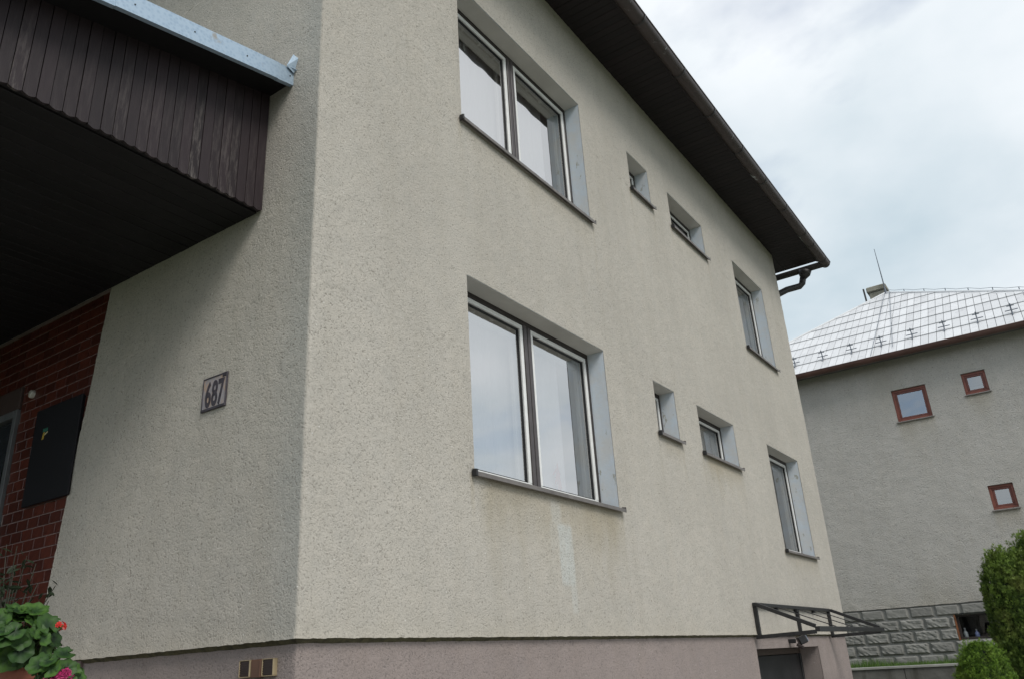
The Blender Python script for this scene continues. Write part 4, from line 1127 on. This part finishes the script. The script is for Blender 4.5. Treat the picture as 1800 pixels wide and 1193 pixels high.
# ------------------------------------------------------------------ thujas
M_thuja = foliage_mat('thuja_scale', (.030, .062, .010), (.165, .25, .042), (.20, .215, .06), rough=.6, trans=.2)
M_thuja2 = foliage_mat('young_thuja_scale', (.032, .08, .010), (.18, .30, .038), (.22, .29, .05), rough=.6, trans=.2)
def thuja(label, base, H, prof, n, seed, mat, size):
    """prof(t) -> radius at height fraction t"""
    r = np.random.default_rng(seed); bx, by, bz = base
    t = thing('thuja', label, 'conifer', base, 'clipped thujas before the neighbour house')
    MB().tube([(bx, by, bz-.05), (bx+.01, by, bz+H*.5), (bx, by, bz+H*.9)], [.07, .045, .01], 8).build('trunk', simple('thuja_bark', (.07, .045, .03), .9), t)
    # added dark solid core: blocks see-through, inner shade put into its colour
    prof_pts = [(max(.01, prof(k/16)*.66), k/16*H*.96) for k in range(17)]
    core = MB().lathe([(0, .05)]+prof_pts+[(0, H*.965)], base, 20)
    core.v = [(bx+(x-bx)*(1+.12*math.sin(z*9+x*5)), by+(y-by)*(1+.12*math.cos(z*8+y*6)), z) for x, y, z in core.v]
    core.build('dark_core', simple('dark_core_fill', (.016, .028, .008), .95, .5, 14), t, smooth=True)
    # plumes: upright tufts rooted on the lumpy shell, each made of many small sprays
    K = n//60; tk = r.random(K)**.85; ak = r.uniform(0, 2*math.pi, K); radk = np.array([prof(q) for q in tk])
    lump = 1+.10*(fnoise(ak*2.2, tk*H*2.2, seed, 1.0, 3)-.5)*2
    base_k = np.stack([bx+radk*lump*.93*np.cos(ak), by+radk*lump*.93*np.sin(ak), bz+tk*H-.06], -1)
    out_k = np.stack([np.cos(ak), np.sin(ak), np.zeros(K)], -1)
    dk_ = out_k*r.uniform(.05, .38, K)[:, None]+np.array([0, 0, 1])+.12*r.standard_normal((K, 3)); dk_ /= np.linalg.norm(dk_, axis=1)[:, None]
    len_k = r.uniform(.09, .19, K)*size/.05*np.where(tk > .86, 1.35, 1); ton_k = .18*r.standard_normal(K)
    ki = r.integers(0, K, n); f_ = r.random(n)
    wd = .30*len_k[ki]*np.sin(np.pi*np.clip(f_*.9+.08, 0, 1))*r.random(n)**.5
    th = r.uniform(0, 2*math.pi, n); e1_ = np.cross(dk_[ki], [0.3, .5, .1]); e1_ /= np.linalg.norm(e1_, axis=1)[:, None]; e2_ = np.cross(dk_[ki], e1_)
    rad_dir = e1_*np.cos(th)[:, None]+e2_*np.sin(th)[:, None]
    C = base_k[ki]+dk_[ki]*(f_*len_k[ki])[:, None]+rad_dir*wd[:, None]
    outw = out_k[ki]
    ax = dk_[ki]*.9+rad_dir*.45+.30*r.standard_normal((n, 3)); ax /= np.linalg.norm(ax, axis=1)[:, None]
    sd = np.cross(ax, outw+.6*r.standard_normal((n, 3))); sd /= np.linalg.norm(sd, axis=1)[:, None]+1e-9
    # even underlayer of sprays so that the clipped surface closes
    q_ = r.random(n) < .45; ta = r.random(n)**.9; aa = r.uniform(0, 2*math.pi, n); ra = np.array([prof(q) for q in ta])*r.uniform(.80, .97, n)
    C = np.where(q_[:, None], np.stack([bx+ra*np.cos(aa), by+ra*np.sin(aa), bz+ta*H], -1), C)
    oa = np.stack([np.cos(aa), np.sin(aa), np.zeros(n)], -1); ax2 = oa*.45+np.array([0, 0, .9])+.35*r.standard_normal((n, 3)); ax2 /= np.linalg.norm(ax2, axis=1)[:, None]
    ax = np.where(q_[:, None], ax2, ax); sd2 = np.cross(ax2, oa+.6*r.standard_normal((n, 3))); sd2 /= np.linalg.norm(sd2, axis=1)[:, None]+1e-9; sd = np.where(q_[:, None], sd2, sd)
    tt = np.where(q_, ta, tk[ki]); f_ = np.where(q_, .35*r.random(n), f_)
    V = []; L_ = size*r.uniform(.6, 1.35, n)
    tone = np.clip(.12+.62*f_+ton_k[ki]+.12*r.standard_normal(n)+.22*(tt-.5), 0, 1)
    vs_ = np.zeros((n, 3, 4, 3)); 
    for j, (ang, ln_) in enumerate(((-.55, .75), (0, 1), (.55, .75))):
        dr = ax*math.cos(ang)+sd*math.sin(ang); pr_ = np.cross(dr, np.cross(ax, sd)); lw = (L_*ln_)[:, None]
        vs_[:, j, 0] = C; vs_[:, j, 1] = C+dr*lw*.5+pr_*lw*.10; vs_[:, j, 2] = C+dr*lw; vs_[:, j, 3] = C+dr*lw*.5-pr_*lw*.10
    P = vs_.reshape(-1, 3)-np.array(base); nf = n*3
    me = bpy.data.meshes.new('foliage'); me.vertices.add(len(P)); me.vertices.foreach_set('co', P.ravel().astype(np.float32)); me.loops.add(nf*4); me.loops.foreach_set('vertex_index', np.arange(nf*4, dtype=np.int32)); me.polygons.add(nf); me.polygons.foreach_set('loop_start', np.arange(0, nf*4, 4, dtype=np.int32)); me.polygons.foreach_set('loop_total', np.full(nf, 4, np.int32)); me.update(calc_edges=True)
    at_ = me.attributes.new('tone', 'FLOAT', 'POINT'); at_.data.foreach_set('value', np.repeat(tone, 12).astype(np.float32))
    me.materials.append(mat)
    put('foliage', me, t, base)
colp = lambda R_: (lambda q: R_*(min(1, .55+q*2) if q < .25 else 1)*(1 if q < .80 else math.sqrt(max(0.0, 1-((q-.80)/.205)**2))*.85+.15*(1-q)/.2))
thuja('tall dark green thuja beside the neighbour basement window', (12.10, -2.13, -2.15), 3.16, colp(.39), 52000, 5, M_thuja, .045)
thuja('tallest dark green thuja at the right edge of the picture', (12.35, -2.64, -2.15), 3.40, colp(.50), 60000, 6, M_thuja, .045)
thuja('short bright green rounded thuja in front of the tall thujas', (10.10, -1.735, -2.15), 1.92, lambda q: .56*(1-.45*q)*(1 if q < .72 else math.sqrt(max(0.0, 1-((q-.72)/.285)**2))), 48000, 7, M_thuja2, .032)
